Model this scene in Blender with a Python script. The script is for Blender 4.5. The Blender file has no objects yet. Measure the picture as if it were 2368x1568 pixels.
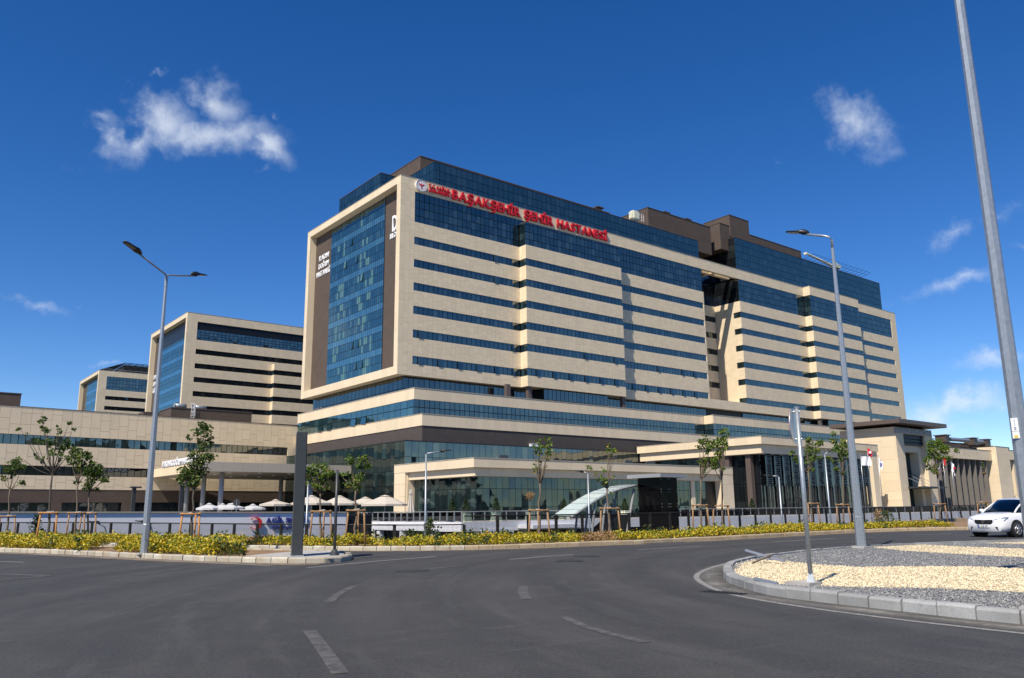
import bpy, bmesh, math, random
import numpy as np
from mathutils import Matrix, Vector
R = math.radians
scene = bpy.context.scene
COL = scene.collection
rng = random.Random(7)

# ------------------------------------------------------------------ camera
# world axes: +X runs along the long front of the hospital, +Y along its short
# side, Z up; the photographer stands at the origin, eye height 1.35 m
CAMZ = 1.35
YAW, PIT, ROLL = R(51.516), R(11.930), R(-0.599)
FOCAL = 1870.55                                   # in units of a 2367 px wide picture
fw = Vector((math.cos(PIT)*math.cos(YAW), math.cos(PIT)*math.sin(YAW), math.sin(PIT)))
r0 = Vector((math.sin(YAW), -math.cos(YAW), 0)); u0 = r0.cross(fw)
rt = r0*math.cos(ROLL) + u0*math.sin(ROLL); up = u0*math.cos(ROLL) - r0*math.sin(ROLL)
cam = bpy.data.cameras.new('camera'); cam.sensor_width = 36; cam.lens = FOCAL/2367*36
cam.clip_start = 0.1; cam.clip_end = 6000
camo = bpy.data.objects.new('camera', cam); COL.objects.link(camo)
camo.matrix_world = Matrix(((rt.x, up.x, -fw.x, 0), (rt.y, up.y, -fw.y, 0), (rt.z, up.z, -fw.z, CAMZ), (0, 0, 0, 1)))
scene.camera = camo
def direction(px, py):                            # a bearing seen from the viewpoint
    return (rt*((px-1183.5)/FOCAL) - up*((py-784)/FOCAL) + fw).normalized()

# ------------------------------------------------------------------ light
SUN_AZ, SUN_EL = R(21.0), R(49.5)                 # plan direction in which shadows fall, from +X
view = scene.view_settings
view.view_transform = 'Standard'; view.look = 'None'; view.gamma = 1; view.use_curve_mapping = False
view.exposure = EXPOSURE = 0.30
sun = bpy.data.lights.new('sun', 'SUN'); sun.energy = 4.9; sun.angle = R(0.53); sun.color = (1.0, 0.905, 0.755)
suno = bpy.data.objects.new('sun', sun); COL.objects.link(suno)
tosun = Vector((-math.cos(SUN_AZ)*math.cos(SUN_EL), -math.sin(SUN_AZ)*math.cos(SUN_EL), math.sin(SUN_EL)))
suno.rotation_euler = tosun.to_track_quat('Z', 'Y').to_euler(); suno.location = tosun*300

world = bpy.data.worlds.new('World'); scene.world = world; world.use_nodes = True
wt = world.node_tree; wt.nodes.clear()
def wn(t, **k):
    n = wt.nodes.new(t)
    for a, b in k.items(): setattr(n, a, b)
    return n
def wl(a, b): wt.links.new(a, b)
def wmath(op, a, b=None, c=None, clamp=False):
    n = wn('ShaderNodeMath', operation=op, use_clamp=clamp)
    for i, v in enumerate((a, b, c)):
        if v is None: continue
        if isinstance(v, (int, float)): n.inputs[i].default_value = v
        else: wl(v, n.inputs[i])
    return n.outputs[0]
sky = wn('ShaderNodeTexSky', sky_type='NISHITA'); sky.sun_disc = False
sky.sun_elevation = SUN_EL; sky.sun_rotation = math.pi/2 - (SUN_AZ + math.pi)
sky.altitude = 100; sky.air_density = 0.78; sky.dust_density = 0.0; sky.ozone_density = 2.6
hsv = wn('ShaderNodeHueSaturation'); hsv.inputs['Saturation'].default_value = 1.34; hsv.inputs['Value'].default_value = 1.0
hsv.inputs['Hue'].default_value = 0.510
wl(sky.outputs[0], hsv.inputs['Color'])
tcw = wn('ShaderNodeTexCoord')
wz = wn('ShaderNodeTexNoise'); wz.inputs['Scale'].default_value = 13; wz.inputs['Detail'].default_value = 5; wz.inputs['Roughness'].default_value = 0.6
wl(tcw.outputs['Generated'], wz.inputs['Vector'])
wv = wn('ShaderNodeVectorMath', operation='SUBTRACT'); wl(wz.outputs['Color'], wv.inputs[0]); wv.inputs[1].default_value = (0.5, 0.5, 0.5)
ws = wn('ShaderNodeVectorMath', operation='SCALE'); wl(wv.outputs[0], ws.inputs[0]); ws.inputs['Scale'].default_value = 0.075
wadd = wn('ShaderNodeVectorMath', operation='ADD'); wl(tcw.outputs['Generated'], wadd.inputs[0]); wl(ws.outputs[0], wadd.inputs[1])
nz = wn('ShaderNodeTexNoise'); nz.inputs['Scale'].default_value = 9; nz.inputs['Detail'].default_value = 9; nz.inputs['Roughness'].default_value = 0.62
nz.inputs['Distortion'].default_value = 0.35
wl(tcw.outputs['Generated'], nz.inputs['Vector'])
nz2 = wn('ShaderNodeTexNoise'); nz2.inputs['Scale'].default_value = 26; nz2.inputs['Detail'].default_value = 7; nz2.inputs['Roughness'].default_value = 0.6
wl(tcw.outputs['Generated'], nz2.inputs['Vector'])
noise_sum = wmath('ADD', wmath('MULTIPLY', wmath('SUBTRACT', nz.outputs[0], 0.5), 2.1), wmath('MULTIPLY', wmath('SUBTRACT', nz2.outputs[0], 0.5), 1.5))
# cloud banks: bearing, half width and height (in the same picture units), tilt, strength
CLOUDS = [(300, 325, 105, 34, -35, 0.9), (390, 285, 75, 58, 25, 0.95), (455, 312, 150, 34, 4, 1.0), (505, 232, 62, 44, 45, 0.85), (615, 350, 66, 34, 25, 0.8),
          (225, 280, 60, 34, 15, 0.38), (365, 182, 50, 12, -10, 0.36), (640, 280, 36, 22, 40, 0.28), (590, 395, 45, 26, 10, 0.26),
          (1985, 292, 92, 42, 38, 0.95), (1935, 245, 45, 30, 30, 0.45), (1790, 368, 40, 12, 8, 0.4), (100, 706, 95, 24, 5, 0.55), (180, 690, 24, 16, 0, 0.42),
          (2215, 535, 80, 34, -18, 0.6), (2320, 510, 80, 40, -12, 0.62), (2205, 645, 110, 28, -22, 0.82), (2365, 580, 40, 18, 0, 0.7),
          (2310, 848, 80, 26, -6, 0.85), (2150, 955, 90, 32, 0, 0.8), (2235, 940, 105, 26, -2, 1.15), (2235, 995, 70, 18, 0, 0.5), (280, 835, 70, 14, 0, 0.5), (1795, 560, 45, 16, 10, 0.45),
          # more of the same fair-weather clouds round the rest of the sky
          (-900, 500, 160, 60, 10, 0.9), (-1900, 300, 200, 70, -10, 0.9), (3300, 700, 150, 50, 5, 0.9), (4600, 200, 260, 90, 0, 1.0)]
dens = None
def cloud(c, a, b, w):
    global dens
    s = wn('ShaderNodeVectorMath', operation='SUBTRACT'); wl(wadd.outputs[0], s.inputs[0]); s.inputs[1].default_value = c
    o = []
    for ax in (a, b):
        d = wn('ShaderNodeVectorMath', operation='DOT_PRODUCT'); wl(s.outputs[0], d.inputs[0]); d.inputs[1].default_value = ax
        o.append(d.outputs['Value'])
    r2 = wmath('ADD', wmath('MULTIPLY', o[0], o[0]), wmath('MULTIPLY', o[1], o[1]))
    env = wmath('MULTIPLY_ADD', wmath('SUBTRACT', 1.0, wmath('SQRT', r2)), 1.0, w - 1.0)
    fc = wn('ShaderNodeVectorMath', operation='DOT_PRODUCT'); wl(tcw.outputs['Generated'], fc.inputs[0]); fc.inputs[1].default_value = c
    env = wmath('SUBTRACT', env, wmath('MULTIPLY', wmath('LESS_THAN', fc.outputs['Value'], 0.0), 9))
    dens = env if dens is None else wmath('MAXIMUM', dens, env)
for (x, y, rx, ry, tilt, w) in CLOUDS:
    c = direction(x, y); ex = (direction(x+1, y)-direction(x-1, y)).normalized(); ey = c.cross(ex)
    ct, st = math.cos(R(tilt)), math.sin(R(tilt))
    a, b = ex*ct+ey*st, ey*ct-ex*st
    k = FOCAL*0.80
    cloud(c, a*(k/rx), b*(k/ry), w)
cl = wmath('ADD', dens, wmath('MULTIPLY', noise_sum, 0.80))
mr = wn('ShaderNodeMapRange', interpolation_type='SMOOTHSTEP'); wl(cl, mr.inputs[0])
mr.inputs[1].default_value = -0.05; mr.inputs[2].default_value = 1.2; mr.inputs[3].default_value = 0; mr.inputs[4].default_value = 0.68
cloudcol = wn('ShaderNodeMixRGB'); cloudcol.inputs[1].default_value = (4.6, 5.4, 6.6, 1); cloudcol.inputs[2].default_value = (7.4, 7.7, 8.0, 1)
wl(mr.outputs[0], cloudcol.inputs[0])
mixw = wn('ShaderNodeMixRGB'); wl(mr.outputs[0], mixw.inputs[0]); wl(hsv.outputs[0], mixw.inputs[1]); wl(cloudcol.outputs[0], mixw.inputs[2])
bg = wn('ShaderNodeBackground'); bg.inputs['Strength'].default_value = 0.113; wl(mixw.outputs[0], bg.inputs[0])
wo = wn('ShaderNodeOutputWorld'); wl(bg.outputs[0], wo.inputs[0])

# ------------------------------------------------------------------ materials
def lin(c): return tuple(((v/255+0.055)/1.055)**2.4 if v > 10 else v/255/12.92 for v in c)
MATS = {}
class NT:
    def __init__(s, name):
        s.m = bpy.data.materials.new(name); s.m.use_nodes = True; s.t = s.m.node_tree; s.t.nodes.clear()
        s.out = s.n('ShaderNodeOutputMaterial'); MATS[name] = s.m
    def n(s, t, ins=None, **k):
        x = s.t.nodes.new(t)
        for a, b in k.items(): setattr(x, a, b)
        for a, b in (ins or {}).items():
            if hasattr(b, 'is_linked') or isinstance(b, bpy.types.NodeSocket): s.t.links.new(b, x.inputs[a])
            else: x.inputs[a].default_value = b
        return x
    def math(s, op, a, b=0.0, clamp=False): return s.n('ShaderNodeMath', {0: a, 1: b}, operation=op, use_clamp=clamp).outputs[0]
    def mix(s, f, a, b, mode='MIX'):
        x = s.n('ShaderNodeMixRGB', {0: f}, blend_type=mode)
        for i, v in ((1, a), (2, b)):
            if isinstance(v, tuple): x.inputs[i].default_value = (*v[:3], 1)
            else: s.t.links.new(v, x.inputs[i])
        return x.outputs[0]
    def pos(s): return s.n('ShaderNodeNewGeometry').outputs['Position']
    def noise(s, scale, detail=3, rough=0.5, vec=None, dist=0.0):
        return s.n('ShaderNodeTexNoise', {'Vector': vec or s.pos(), 'Scale': scale, 'Detail': detail, 'Roughness': rough, 'Distortion': dist}).outputs[0]
    def ramp(s, f, lo, hi, a=0.0, b=1.0):
        return s.n('ShaderNodeMapRange', {0: f, 1: lo, 2: hi, 3: a, 4: b}).outputs[0]
    def rand(s):                                  # one value per piece, whether its own object or an island of a joined mesh
        a = s.n('ShaderNodeObjectInfo').outputs['Random']; b = s.n('ShaderNodeNewGeometry').outputs['Random Per Island']
        return s.math('FRACT', s.math('ADD', a, b))
    def bump(s, h, strength, dist=0.02): return s.n('ShaderNodeBump', {'Height': h, 'Strength': strength, 'Distance': dist}).outputs[0]
    def pbr(s, col, rough=0.6, metal=0.0, normal=None, spec=0.5, **k):
        ins = {'Roughness': rough, 'Metallic': metal, 'Specular IOR Level': spec}
        ins['Base Color'] = (*col[:3], 1) if isinstance(col, tuple) else col
        if normal is not None: ins['Normal'] = normal
        ins.update(k)
        p = s.n('ShaderNodeBsdfPrincipled', ins); s.t.links.new(p.outputs[0], s.out.inputs[0]); return p

def plain(name, col, rough=0.6, metal=0.0, var=0.12, scale=3.0, bump=0.0, spec=0.5):
    t = NT(name); f = t.noise(scale, 4, 0.6)
    c = t.mix(t.ramp(f, 0.3, 0.7), tuple(v*(1-var) for v in col), tuple(min(1, v*(1+var)) for v in col))
    t.pbr(c, rough, metal, t.bump(t.noise(scale*9, 3), bump) if bump else None, spec); return t.m

def stone_mat(name, col, var=0.05):
    t = NT(name); r = t.rand()
    c = t.mix(r, tuple(v*(1-var) for v in col), tuple(v*(1+var) for v in col))
    f = t.noise(1.3, 5, 0.65); c = t.mix(t.ramp(f, 0.35, 0.75, 0, 0.07), c, (0.36, 0.30, 0.22))
    st = t.noise(1.0, 4, 0.6, t.n('ShaderNodeVectorMath', {0: t.pos(), 1: (1.4, 1.4, 0.07)}, operation='MULTIPLY').outputs[0])
    c = t.mix(t.ramp(st, 0.52, 0.75, 0, 0.10), c, (0.36, 0.30, 0.22))   # faint run marks
    c = t.mix(t.ramp(t.noise(6, 3), 0.3, 0.7, 0, 0.06), c, tuple(v*0.75 for v in col))
    t.pbr(c, 0.62, 0, None, 0.35); return t.m
STONE = (0.735, 0.613, 0.432)
stone_mat('stone', STONE)
stone_mat('stone_joint', (0.22, 0.18, 0.13), 0.0)
stone_mat('grey_stone', (0.40, 0.36, 0.30), 0.04)
def brick_mat(name, col):
    t = NT(name); v = t.n('ShaderNodeSeparateXYZ', {0: t.pos()})
    uv = t.n('ShaderNodeCombineXYZ', {0: t.math('ADD', v.outputs[0], v.outputs[1]), 1: v.outputs[2]}).outputs[0]
    b = t.n('ShaderNodeTexBrick', {'Vector': uv, 'Color1': (*col, 1), 'Color2': (*[c*0.82 for c in col], 1), 'Mortar': (*[c*0.62 for c in col], 1), 'Scale': 1.0, 'Mortar Size': 0.012, 'Brick Width': 0.5, 'Row Height': 0.13})
    c = t.mix(t.ramp(t.noise(0.6, 4), 0.35, 0.75, 0, 0.3), b.outputs[0], tuple(x*1.35 for x in col))
    t.pbr(c, 0.7, 0, None, 0.3); return t.m
brick_mat('brown_brick', (0.105, 0.078, 0.062))
brick_mat('grey_brick', (0.085, 0.072, 0.066))
plain('frame_dark', (0.012, 0.015, 0.018), 0.4, 0.3)
plain('capping', (0.10, 0.075, 0.06), 0.45, 0.2)

def glass_mat(name, tint, body, refl=0.42, body2=None, tilt=0.010, fres=1.0):
    """coated curtain-wall glass: dark body seen through it plus a strong tinted mirror layer, every pane a hair out of plane"""
    t = NT(name); g = t.n('ShaderNodeNewGeometry'); r = t.rand()
    wn_ = t.n('ShaderNodeTexWhiteNoise', {'W': r}, noise_dimensions='1D').outputs['Color']
    off = t.n('ShaderNodeVectorMath', {0: wn_, 1: (0.5, 0.5, 0.5)}, operation='SUBTRACT').outputs[0]
    off = t.n('ShaderNodeVectorMath', {0: off, 'Scale': tilt}, operation='SCALE').outputs[0]
    wob = t.n('ShaderNodeTexNoise', {'Vector': g.outputs['Position'], 'Scale': 0.9, 'Detail': 1}).outputs['Color']
    wob = t.n('ShaderNodeVectorMath', {0: wob, 1: (0.5, 0.5, 0.5)}, operation='SUBTRACT').outputs[0]
    wob = t.n('ShaderNodeVectorMath', {0: wob, 'Scale': tilt*1.6}, operation='SCALE').outputs[0]
    nn = t.n('ShaderNodeVectorMath', {0: g.outputs['Normal'], 1: off}, operation='ADD').outputs[0]
    nn = t.n('ShaderNodeVectorMath', {0: nn, 1: wob}, operation='ADD').outputs[0]
    nn = t.n('ShaderNodeVectorMath', {0: nn}, operation='NORMALIZE').outputs[0]
    b2 = body2 or tuple(v*2.2 for v in body)
    k = t.n('ShaderNodeTexWhiteNoise', {'W': t.math('ADD', r, 3.7)}, noise_dimensions='1D').outputs['Value']
    c = t.mix(t.ramp(k, 0.55, 0.98), body, b2)
    dif = t.n('ShaderNodeBsdfDiffuse', {'Color': c})
    gl = t.n('ShaderNodeBsdfAnisotropic', {'Color': (*tint, 1), 'Roughness': 0.025, 'Normal': nn}) if False else t.n('ShaderNodeBsdfGlossy', {'Color': (*tint, 1), 'Roughness': 0.03, 'Normal': nn})
    fr = t.n('ShaderNodeFresnel', {'IOR': 1.5})
    fac = t.math('MULTIPLY_ADD', fr.outputs[0], fres); t.t.nodes[-1].inputs[2].default_value = refl
    fac = t.math('MINIMUM', fac, 1.0)
    m = t.n('ShaderNodeMixShader', {0: fac, 1: dif.outputs[0], 2: gl.outputs[0]})
    t.t.links.new(m.outputs[0], t.out.inputs[0]); return t.m
glass_mat('blue_glass', (0.66, 0.70, 0.64), (0.009, 0.018, 0.024), 0.22, (0.035, 0.06, 0.07), 0.018)
glass_mat('attic_glass', (0.60, 0.68, 0.62), (0.010, 0.024, 0.030), 0.21, (0.022, 0.044, 0.055), 0.014)
glass_mat('teal_glass', (0.58, 0.74, 0.74), (0.014, 0.042, 0.052), 0.27, (0.035, 0.085, 0.098), 0.016)
glass_mat('spandrel_glass', (0.55, 0.82, 1.0), (0.045, 0.12, 0.14), 0.26, (0.065, 0.16, 0.18))
glass_mat('dark_glass', (0.60, 0.70, 0.78), (0.008, 0.010, 0.012), 0.10, (0.02, 0.024, 0.026), 0.02)
glass_mat('green_glass', (0.50, 0.62, 0.65), (0.008, 0.016, 0.018), 0.10, (0.03, 0.055, 0.055), 0.025)
glass_mat('black_glass', (0.7, 0.75, 0.8), (0.003, 0.003, 0.004), 0.0, (0.006, 0.006, 0.007), 0.006, 0.16)
plain('curtain_glass', (0.085, 0.18, 0.19), 0.15, 0, 0.12, 2.0)
plain('white_paint', (0.78, 0.79, 0.80), 0.5, 0, 0.04)
plain('white_render', (0.74, 0.75, 0.79), 0.8, 0, 0.05, 0.8, 0.05)
plain('cream_paint', (0.66, 0.66, 0.52), 0.55, 0, 0.05)
plain('red_letter', (0.55, 0.012, 0.02), 0.35, 0, 0.03)
plain('blue_letter', (0.02, 0.03, 0.22), 0.4, 0, 0.03)
plain('white_letter', (0.80, 0.81, 0.83), 0.45, 0, 0.02)
plain('silver_letter', (0.36, 0.36, 0.40), 0.4, 0.4, 0.05)
plain('galvanised', (0.36, 0.40, 0.43), 0.42, 0.55, 0.12, 14, 0.03)
plain('lamp_black', (0.02, 0.022, 0.025), 0.4, 0.2)
plain('lamp_lens', (0.16, 0.15, 0.14), 0.2)
plain('dark_metal', (0.035, 0.038, 0.04), 0.45, 0.3, 0.15)
plain('totem_grey', (0.055, 0.062, 0.066), 0.45, 0.25, 0.1, 5)
plain('aluminium', (0.45, 0.47, 0.49), 0.35, 0.7, 0.06)
plain('grey_paint', (0.30, 0.31, 0.32), 0.5, 0.1, 0.06)
plain('concrete', (0.40, 0.385, 0.36), 0.85, 0, 0.16, 2.5, 0.15)
plain('roof_grey', (0.18, 0.18, 0.18), 0.8)
plain('canvas', (0.52, 0.47, 0.40), 0.85, 0, 0.05)
plain('canvas_white', (0.52, 0.52, 0.52), 0.85, 0, 0.05)
plain('interior_dark', (0.012, 0.012, 0.013), 0.8)
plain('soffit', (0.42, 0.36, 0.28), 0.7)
plain('brown_metal', (0.115, 0.088, 0.078), 0.5, 0.1, 0.06)
# ------------------------------------------------------------------ building kit
def mesh_from(name, verts, faces, mat=None, smooth=False):
    me = bpy.data.meshes.new(name); me.from_pydata([tuple(v) for v in verts], [], faces)
    if mat: me.materials.append(MATS[mat])
    if smooth: me.polygons.foreach_set('use_smooth', [True]*len(me.polygons))
    me.update(); return me
def link(o, parent=None):
    COL.objects.link(o)
    if parent is not None: o.parent = parent
    return o
def tag(o, label=None, cat=None, group=None, kind=None):
    for k, v in (('label', label), ('category', cat), ('group', group), ('kind', kind)):
        if v: o[k] = v
    return o
CUBE_V = [(0,0,0),(1,0,0),(1,1,0),(0,1,0),(0,0,1),(1,0,1),(1,1,1),(0,1,1)]
CUBE_F = [(0,3,2,1),(4,5,6,7),(0,1,5,4),(1,2,6,5),(2,3,7,6),(3,0,4,7)]
CV = np.array(CUBE_V, float)
def cubes(boxes):                                 # boxes: (x0,y0,z0,x1,y1,z1)
    V, F = [], []
    for b in boxes:
        k = len(V)
        V += [(b[0]+(b[3]-b[0])*x, b[1]+(b[4]-b[1])*y, b[2]+(b[5]-b[2])*z) for x, y, z in CUBE_V]
        F += [tuple(i+k for i in f) for f in CUBE_F]
    return V, F
_cube = {}
def unit_cube(mat):
    if mat not in _cube: _cube[mat] = mesh_from('piece_'+mat, CUBE_V, CUBE_F, mat)
    return _cube[mat]
def tube(pts, rad, n=8, cap=True, twist=0.0):
    pts = [Vector(p) for p in pts]; V, F = [], []
    if not hasattr(rad, '__len__'): rad = [rad]*len(pts)
    for i, p in enumerate(pts):
        d = ((pts[min(i+1, len(pts)-1)]-p).normalized() + (p-pts[max(i-1, 0)]).normalized())
        d = d.normalized() if d.length > 1e-6 else Vector((0,0,1))
        a = d.cross(Vector((0.31, 0.95, 0.05)) if abs(d.z) > 0.9 else Vector((0,0,1))).normalized(); b = d.cross(a)
        for k in range(n):
            t = 2*math.pi*k/n+twist; V.append(p + a*(math.cos(t)*rad[i]) + b*(math.sin(t)*rad[i]))
    for i in range(len(pts)-1):
        for k in range(n):
            k2 = (k+1) % n; F.append((i*n+k, i*n+k2, (i+1)*n+k2, (i+1)*n+k))
    if cap: F.append(tuple(range(n-1, -1, -1))); F.append(tuple((len(pts)-1)*n+k for k in range(n)))
    return V, F
def join(*vf):
    V, F = [], []
    for v, f in vf:
        k = len(V); V += list(v); F += [tuple(i+k for i in x) for x in f]
    return V, F

class Thing:
    def __init__(s, name, label, cat, loc=(0,0,0), group=None):
        s.o = link(bpy.data.objects.new(name, None)); s.o.location = loc; s.loc = Vector(loc); s.o.empty_display_size = 0.2
        tag(s.o, label, cat, group); s.pieces = {}
    def part(s, name, VF, mat, smooth=False, parent=None, label=None, kind=None):
        V, F = VF; off = s.loc if parent is None else s.loc
        me = mesh_from(name, [(v[0]-off.x, v[1]-off.y, v[2]-off.z) for v in V], F, mat, smooth)
        o = bpy.data.objects.new(name, me); link(o, parent or s.o)
        if label: o['label'] = label
        if kind: o['kind'] = kind
        return o
    def box(s, name, mat, x0, y0, z0, x1, y1, z1, **k): return s.part(name, cubes([(x0,y0,z0,x1,y1,z1)]), mat, **k)
    # a piece of facade: O plan origin, e along, n outward; u along the face, z height, d outward offset
    def piece(s, kind, mat, O, e, n, u0, u1, z0, z1, d0, d1, tilt=0.0):
        ex, inn = Vector((e[0], e[1], 0)), Vector((-n[0], -n[1], 0))
        if ex.cross(inn).z > 0: a, ax = u0, ex*(u1-u0)
        else: a, ax = u1, ex*(u0-u1)
        org = Vector((O[0]+e[0]*a+n[0]*d1, O[1]+e[1]*a+n[1]*d1, z0))
        ay, az = inn*(d1-d0), Vector((0,0,z1-z0))
        if tilt:                                  # top-hung sash pushed out at the foot
            h = az.length; az = Vector((inn.x*math.sin(tilt)*h, inn.y*math.sin(tilt)*h, math.cos(tilt)*h)); org = org + Vector((0,0,z1)) - Vector((0,0,z0)) - az
            ay = ay*0.5
        M = Matrix(((ax.x, ay.x, az.x, org.x), (ax.y, ay.y, az.y, org.y), (ax.z, ay.z, az.z, org.z), (0,0,0,1)))
        c = org+ax/2+az/2; d = c-Vector((0,0,CAMZ)); dist = max(d.length, 1)
        size = abs(u1-u0)*(z1-z0)/dist**2*abs(d.dot(inn))/dist
        s.pieces.setdefault(kind, []).append((size+(1e3 if tilt else 0), mat, M, tilt))
    def clad(s, O, e, n, u0, u1, z0, z1, pw=1.0, ph=None, mat='stone', t=0.25, gap=0.017, seed=0, kind='cladding_panel', d=0.0):
        nu = max(1, round((u1-u0)/pw)); w = (u1-u0)/nu; rr = random.Random(seed+int(z0*10)+int(u0*7))
        for i in range(nu):
            cuts = [z0, z1]
            if ph and (z1-z0) > ph*1.3:
                z = z0 + ph*rr.choice((0.3, 0.5, 0.7, 0.95)); cuts = [z0]
                while z < z1-ph*0.25: cuts.append(z); z += ph*rr.choice((0.8, 1.0, 1.2))
                cuts.append(z1)
            a, b = u0+i*w+(gap/2 if i else 0.005), u0+(i+1)*w-(gap/2 if i < nu-1 else 0.005)
            for j in range(len(cuts)-1):
                s.piece(kind, mat, O, e, n, a, b, cuts[j]+(gap/2 if j else 0), cuts[j+1]-(gap/2 if j < len(cuts)-2 else 0), -t, d)
    def glaze(s, O, e, n, u0, u1, zs, pw=1.03, mat='blue_glass', d=-0.12, t=0.25, gap=0.11, opened=(), kind='window_pane', mats=None):
        nu = max(1, round((u1-u0)/pw)); w = (u1-u0)/nu
        for j in range(len(zs)-1):
            for i in range(nu):
                m = mats(i, j, nu) if mats else mat
                s.piece(kind, m, O, e, n, u0+i*w+gap/2, u0+(i+1)*w-gap/2, zs[j]+gap/2, zs[j+1]-gap/2, -t-0.02, d+(0.05 if (i, j) in opened else 0), R(8) if (i, j) in opened else 0)
    def finish(s, limit=300):
        for kind, L in s.pieces.items():
            L.sort(key=lambda q: -q[0])
            for size, mat, M, tilt in L[:limit]:
                o = bpy.data.objects.new(kind, unit_cube(mat)); link(o, s.o)
                M = M.copy(); M.translation = M.translation - s.loc; o.matrix_basis = M
                if tilt: o['label'] = 'pane tilted open at its foot'
            rest = {}
            for size, mat, M, tilt in L[limit:]: rest.setdefault(mat, []).append(M)
            for mat, Ms in rest.items():
                A = np.array([np.array(m) for m in Ms]); h = np.hstack([CV, np.ones((8,1))])
                V = np.einsum('kij,vj->kvi', A, h)[:, :, :3].reshape(-1, 3) - np.array(s.loc)
                F = (np.array(CUBE_F)[None] + 8*np.arange(len(Ms))[:, None, None]).reshape(-1, 4)
                me = bpy.data.meshes.new(kind+'_field'); me.from_pydata(V.tolist(), [], F.tolist()); me.materials.append(MATS[mat]); me.update()
                o = bpy.data.objects.new(kind+'_field', me); link(o, s.o); o['kind'] = 'stuff'
        s.pieces = {}

XE, YE, NX, NY = (1, 0), (0, 1), (-1, 0), (0, -1)   # right-hand front: along XE facing NY; left-hand side: along YE facing NX

# ------------------------------------------------------------------ letters
def glyph(ch, size, depth, bold, mat):
    cu = bpy.data.curves.new('letter', 'FONT'); cu.body = ch; cu.size = size; cu.extrude = depth/2; cu.offset = bold; cu.resolution_u = 3
    ob = bpy.data.objects.new('letter', cu); me = bpy.data.meshes.new_from_object(ob); bpy.data.objects.remove(ob); bpy.data.curves.remove(cu)
    me.name = 'letter'; me.materials.clear(); me.materials.append(MATS[mat])
    xs = [v.co.x for v in me.vertices]
    return me, (min(xs), max(xs)) if xs else (0, 0)
def sign_text(root, text, org, along, height, width, mat, depth=0.12, bold=0.02, name='letter'):
    """letters one by one on a wall: org = lower left corner of the line, along = reading direction in plan"""
    size = height/0.70; gapw = 0.10*height; x = 0; lay = []
    for ch in text:
        if ch == ' ': x += 0.36*height; continue
        me, (a, b) = glyph(ch, size, depth, bold*height, mat); lay.append((me, x-a)); x += (b-a)+gapw
    sx = width/max(x-gapw, 1e-3); A = Vector((along[0], along[1], 0)); N = A.cross(Vector((0,0,1)))
    for me, x in lay:
        o = bpy.data.objects.new(name, me); link(o, root.o); p = Vector(org)+A*(x*sx)-root.loc
        # font x -> along, font y -> up, extrude -> wall normal
        o.matrix_basis = Matrix(((A.x*sx, 0, N.x, p.x), (A.y*sx, 0, N.y, p.y), (0, 1, 0, p.z), (0,0,0,1)))

# ------------------------------------------------------------------ the towers
X0, YF, YB, ZS, ZT = 68.3, 117.0, 155.5, 23.92, 59.72
WTOP = [48.79, 44.62, 40.39, 36.19, 31.97, 27.35]; WH = 1.45
STRIPS = [(48.79, 51.5)] + [(WTOP[i+1], WTOP[i]-WH) for i in range(5)] + [(ZS, WTOP[5]-WH)]
CROWN = [51.5, 52.75, 54.2, 55.7, 57.2]
def floors(t, O, u0, u1, winu0, winu1, y_ret=False, opened=None, seed=0, parapet=True):
    e, n = XE, NY
    for k, (a, b) in enumerate(STRIPS): t.clad(O, e, n, u0, u1, a, b, 0.98, 1.05, seed=seed+k)
    for k, zt in enumerate(WTOP):
        if winu0 > u0: t.clad(O, e, n, u0, winu0, zt-WH, zt, 0.98, None, seed=seed)
        if winu1 < u1: t.clad(O, e, n, winu1, u1, zt-WH, zt, 0.98, None, seed=seed)
        t.glaze(O, e, n, winu0, winu1, [zt-WH, zt], 1.03, opened=(opened or {}).get(k, ()))

t1 = Thing('hospital_tower', 'near beige stone hospital tower with big framed glass end and red rooftop lettering', 'building', (X0, YF, ZS), 'hospital towers')
G = 0.25
t1.part('wall', cubes([(X0+1.47, YF+G, ZS+0.3, 95.3, YB-1.3, 57.3), (95.06+G, 115+G, ZS+0.3, 121.3-G, 117.3, 56.2-0.1), (95.2, YF+G+0.003, ZS+0.303, 151.2-0.1, 154.1, 57.297)]), 'frame_dark')
op = lambda *i: {(k, 0) for k in i}
# bay A
floors(t1, (X0, YF), 0.0, 26.76, 2.95, 26.76, opened={5: op(1, 5, 9, 13, 17, 21), 4: op(1, 21), 0: op(17), 1: op(17)}, seed=1)
t1.clad((X0, YF), XE, NY, 0, 2.95, 51.5, 57.2, 0.98, 1.05)
t1.glaze((X0, YF), XE, NY, 2.95, 26.76, CROWN)
# bay B stands 2 m proud
OB = (95.06, 115.0)
floors(t1, OB, 0.0, 26.24, 0.0, 26.24, opened={5: op(2, 6, 10, 14, 18, 22), 4: op(14, 22)}, seed=40)
t1.glaze(OB, XE, NY, 0, 26.24, CROWN[:4]+[56.2])
for (a, b) in STRIPS: t1.clad((95.06, 115.25), YE, NX, 0, 1.75, a, b, 0.9, 1.05)
for zt in WTOP: t1.glaze((95.06, 115.25), YE, NX, 0, 1.72, [zt-WH, zt], 0.86, 'green_glass')
t1.glaze((95.06, 115.25), YE, NX, 0, 1.72, CROWN[:4]+[56.2], 0.86, 'green_glass')
t1.glaze((95.06, YF), XE, NY, 0, 26.24, [56.2, 57.2])
t1.box('bay_roof', 'roof_grey', 95.12, 115.06, 56.15, 121.2, 117.0, 56.22)
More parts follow.
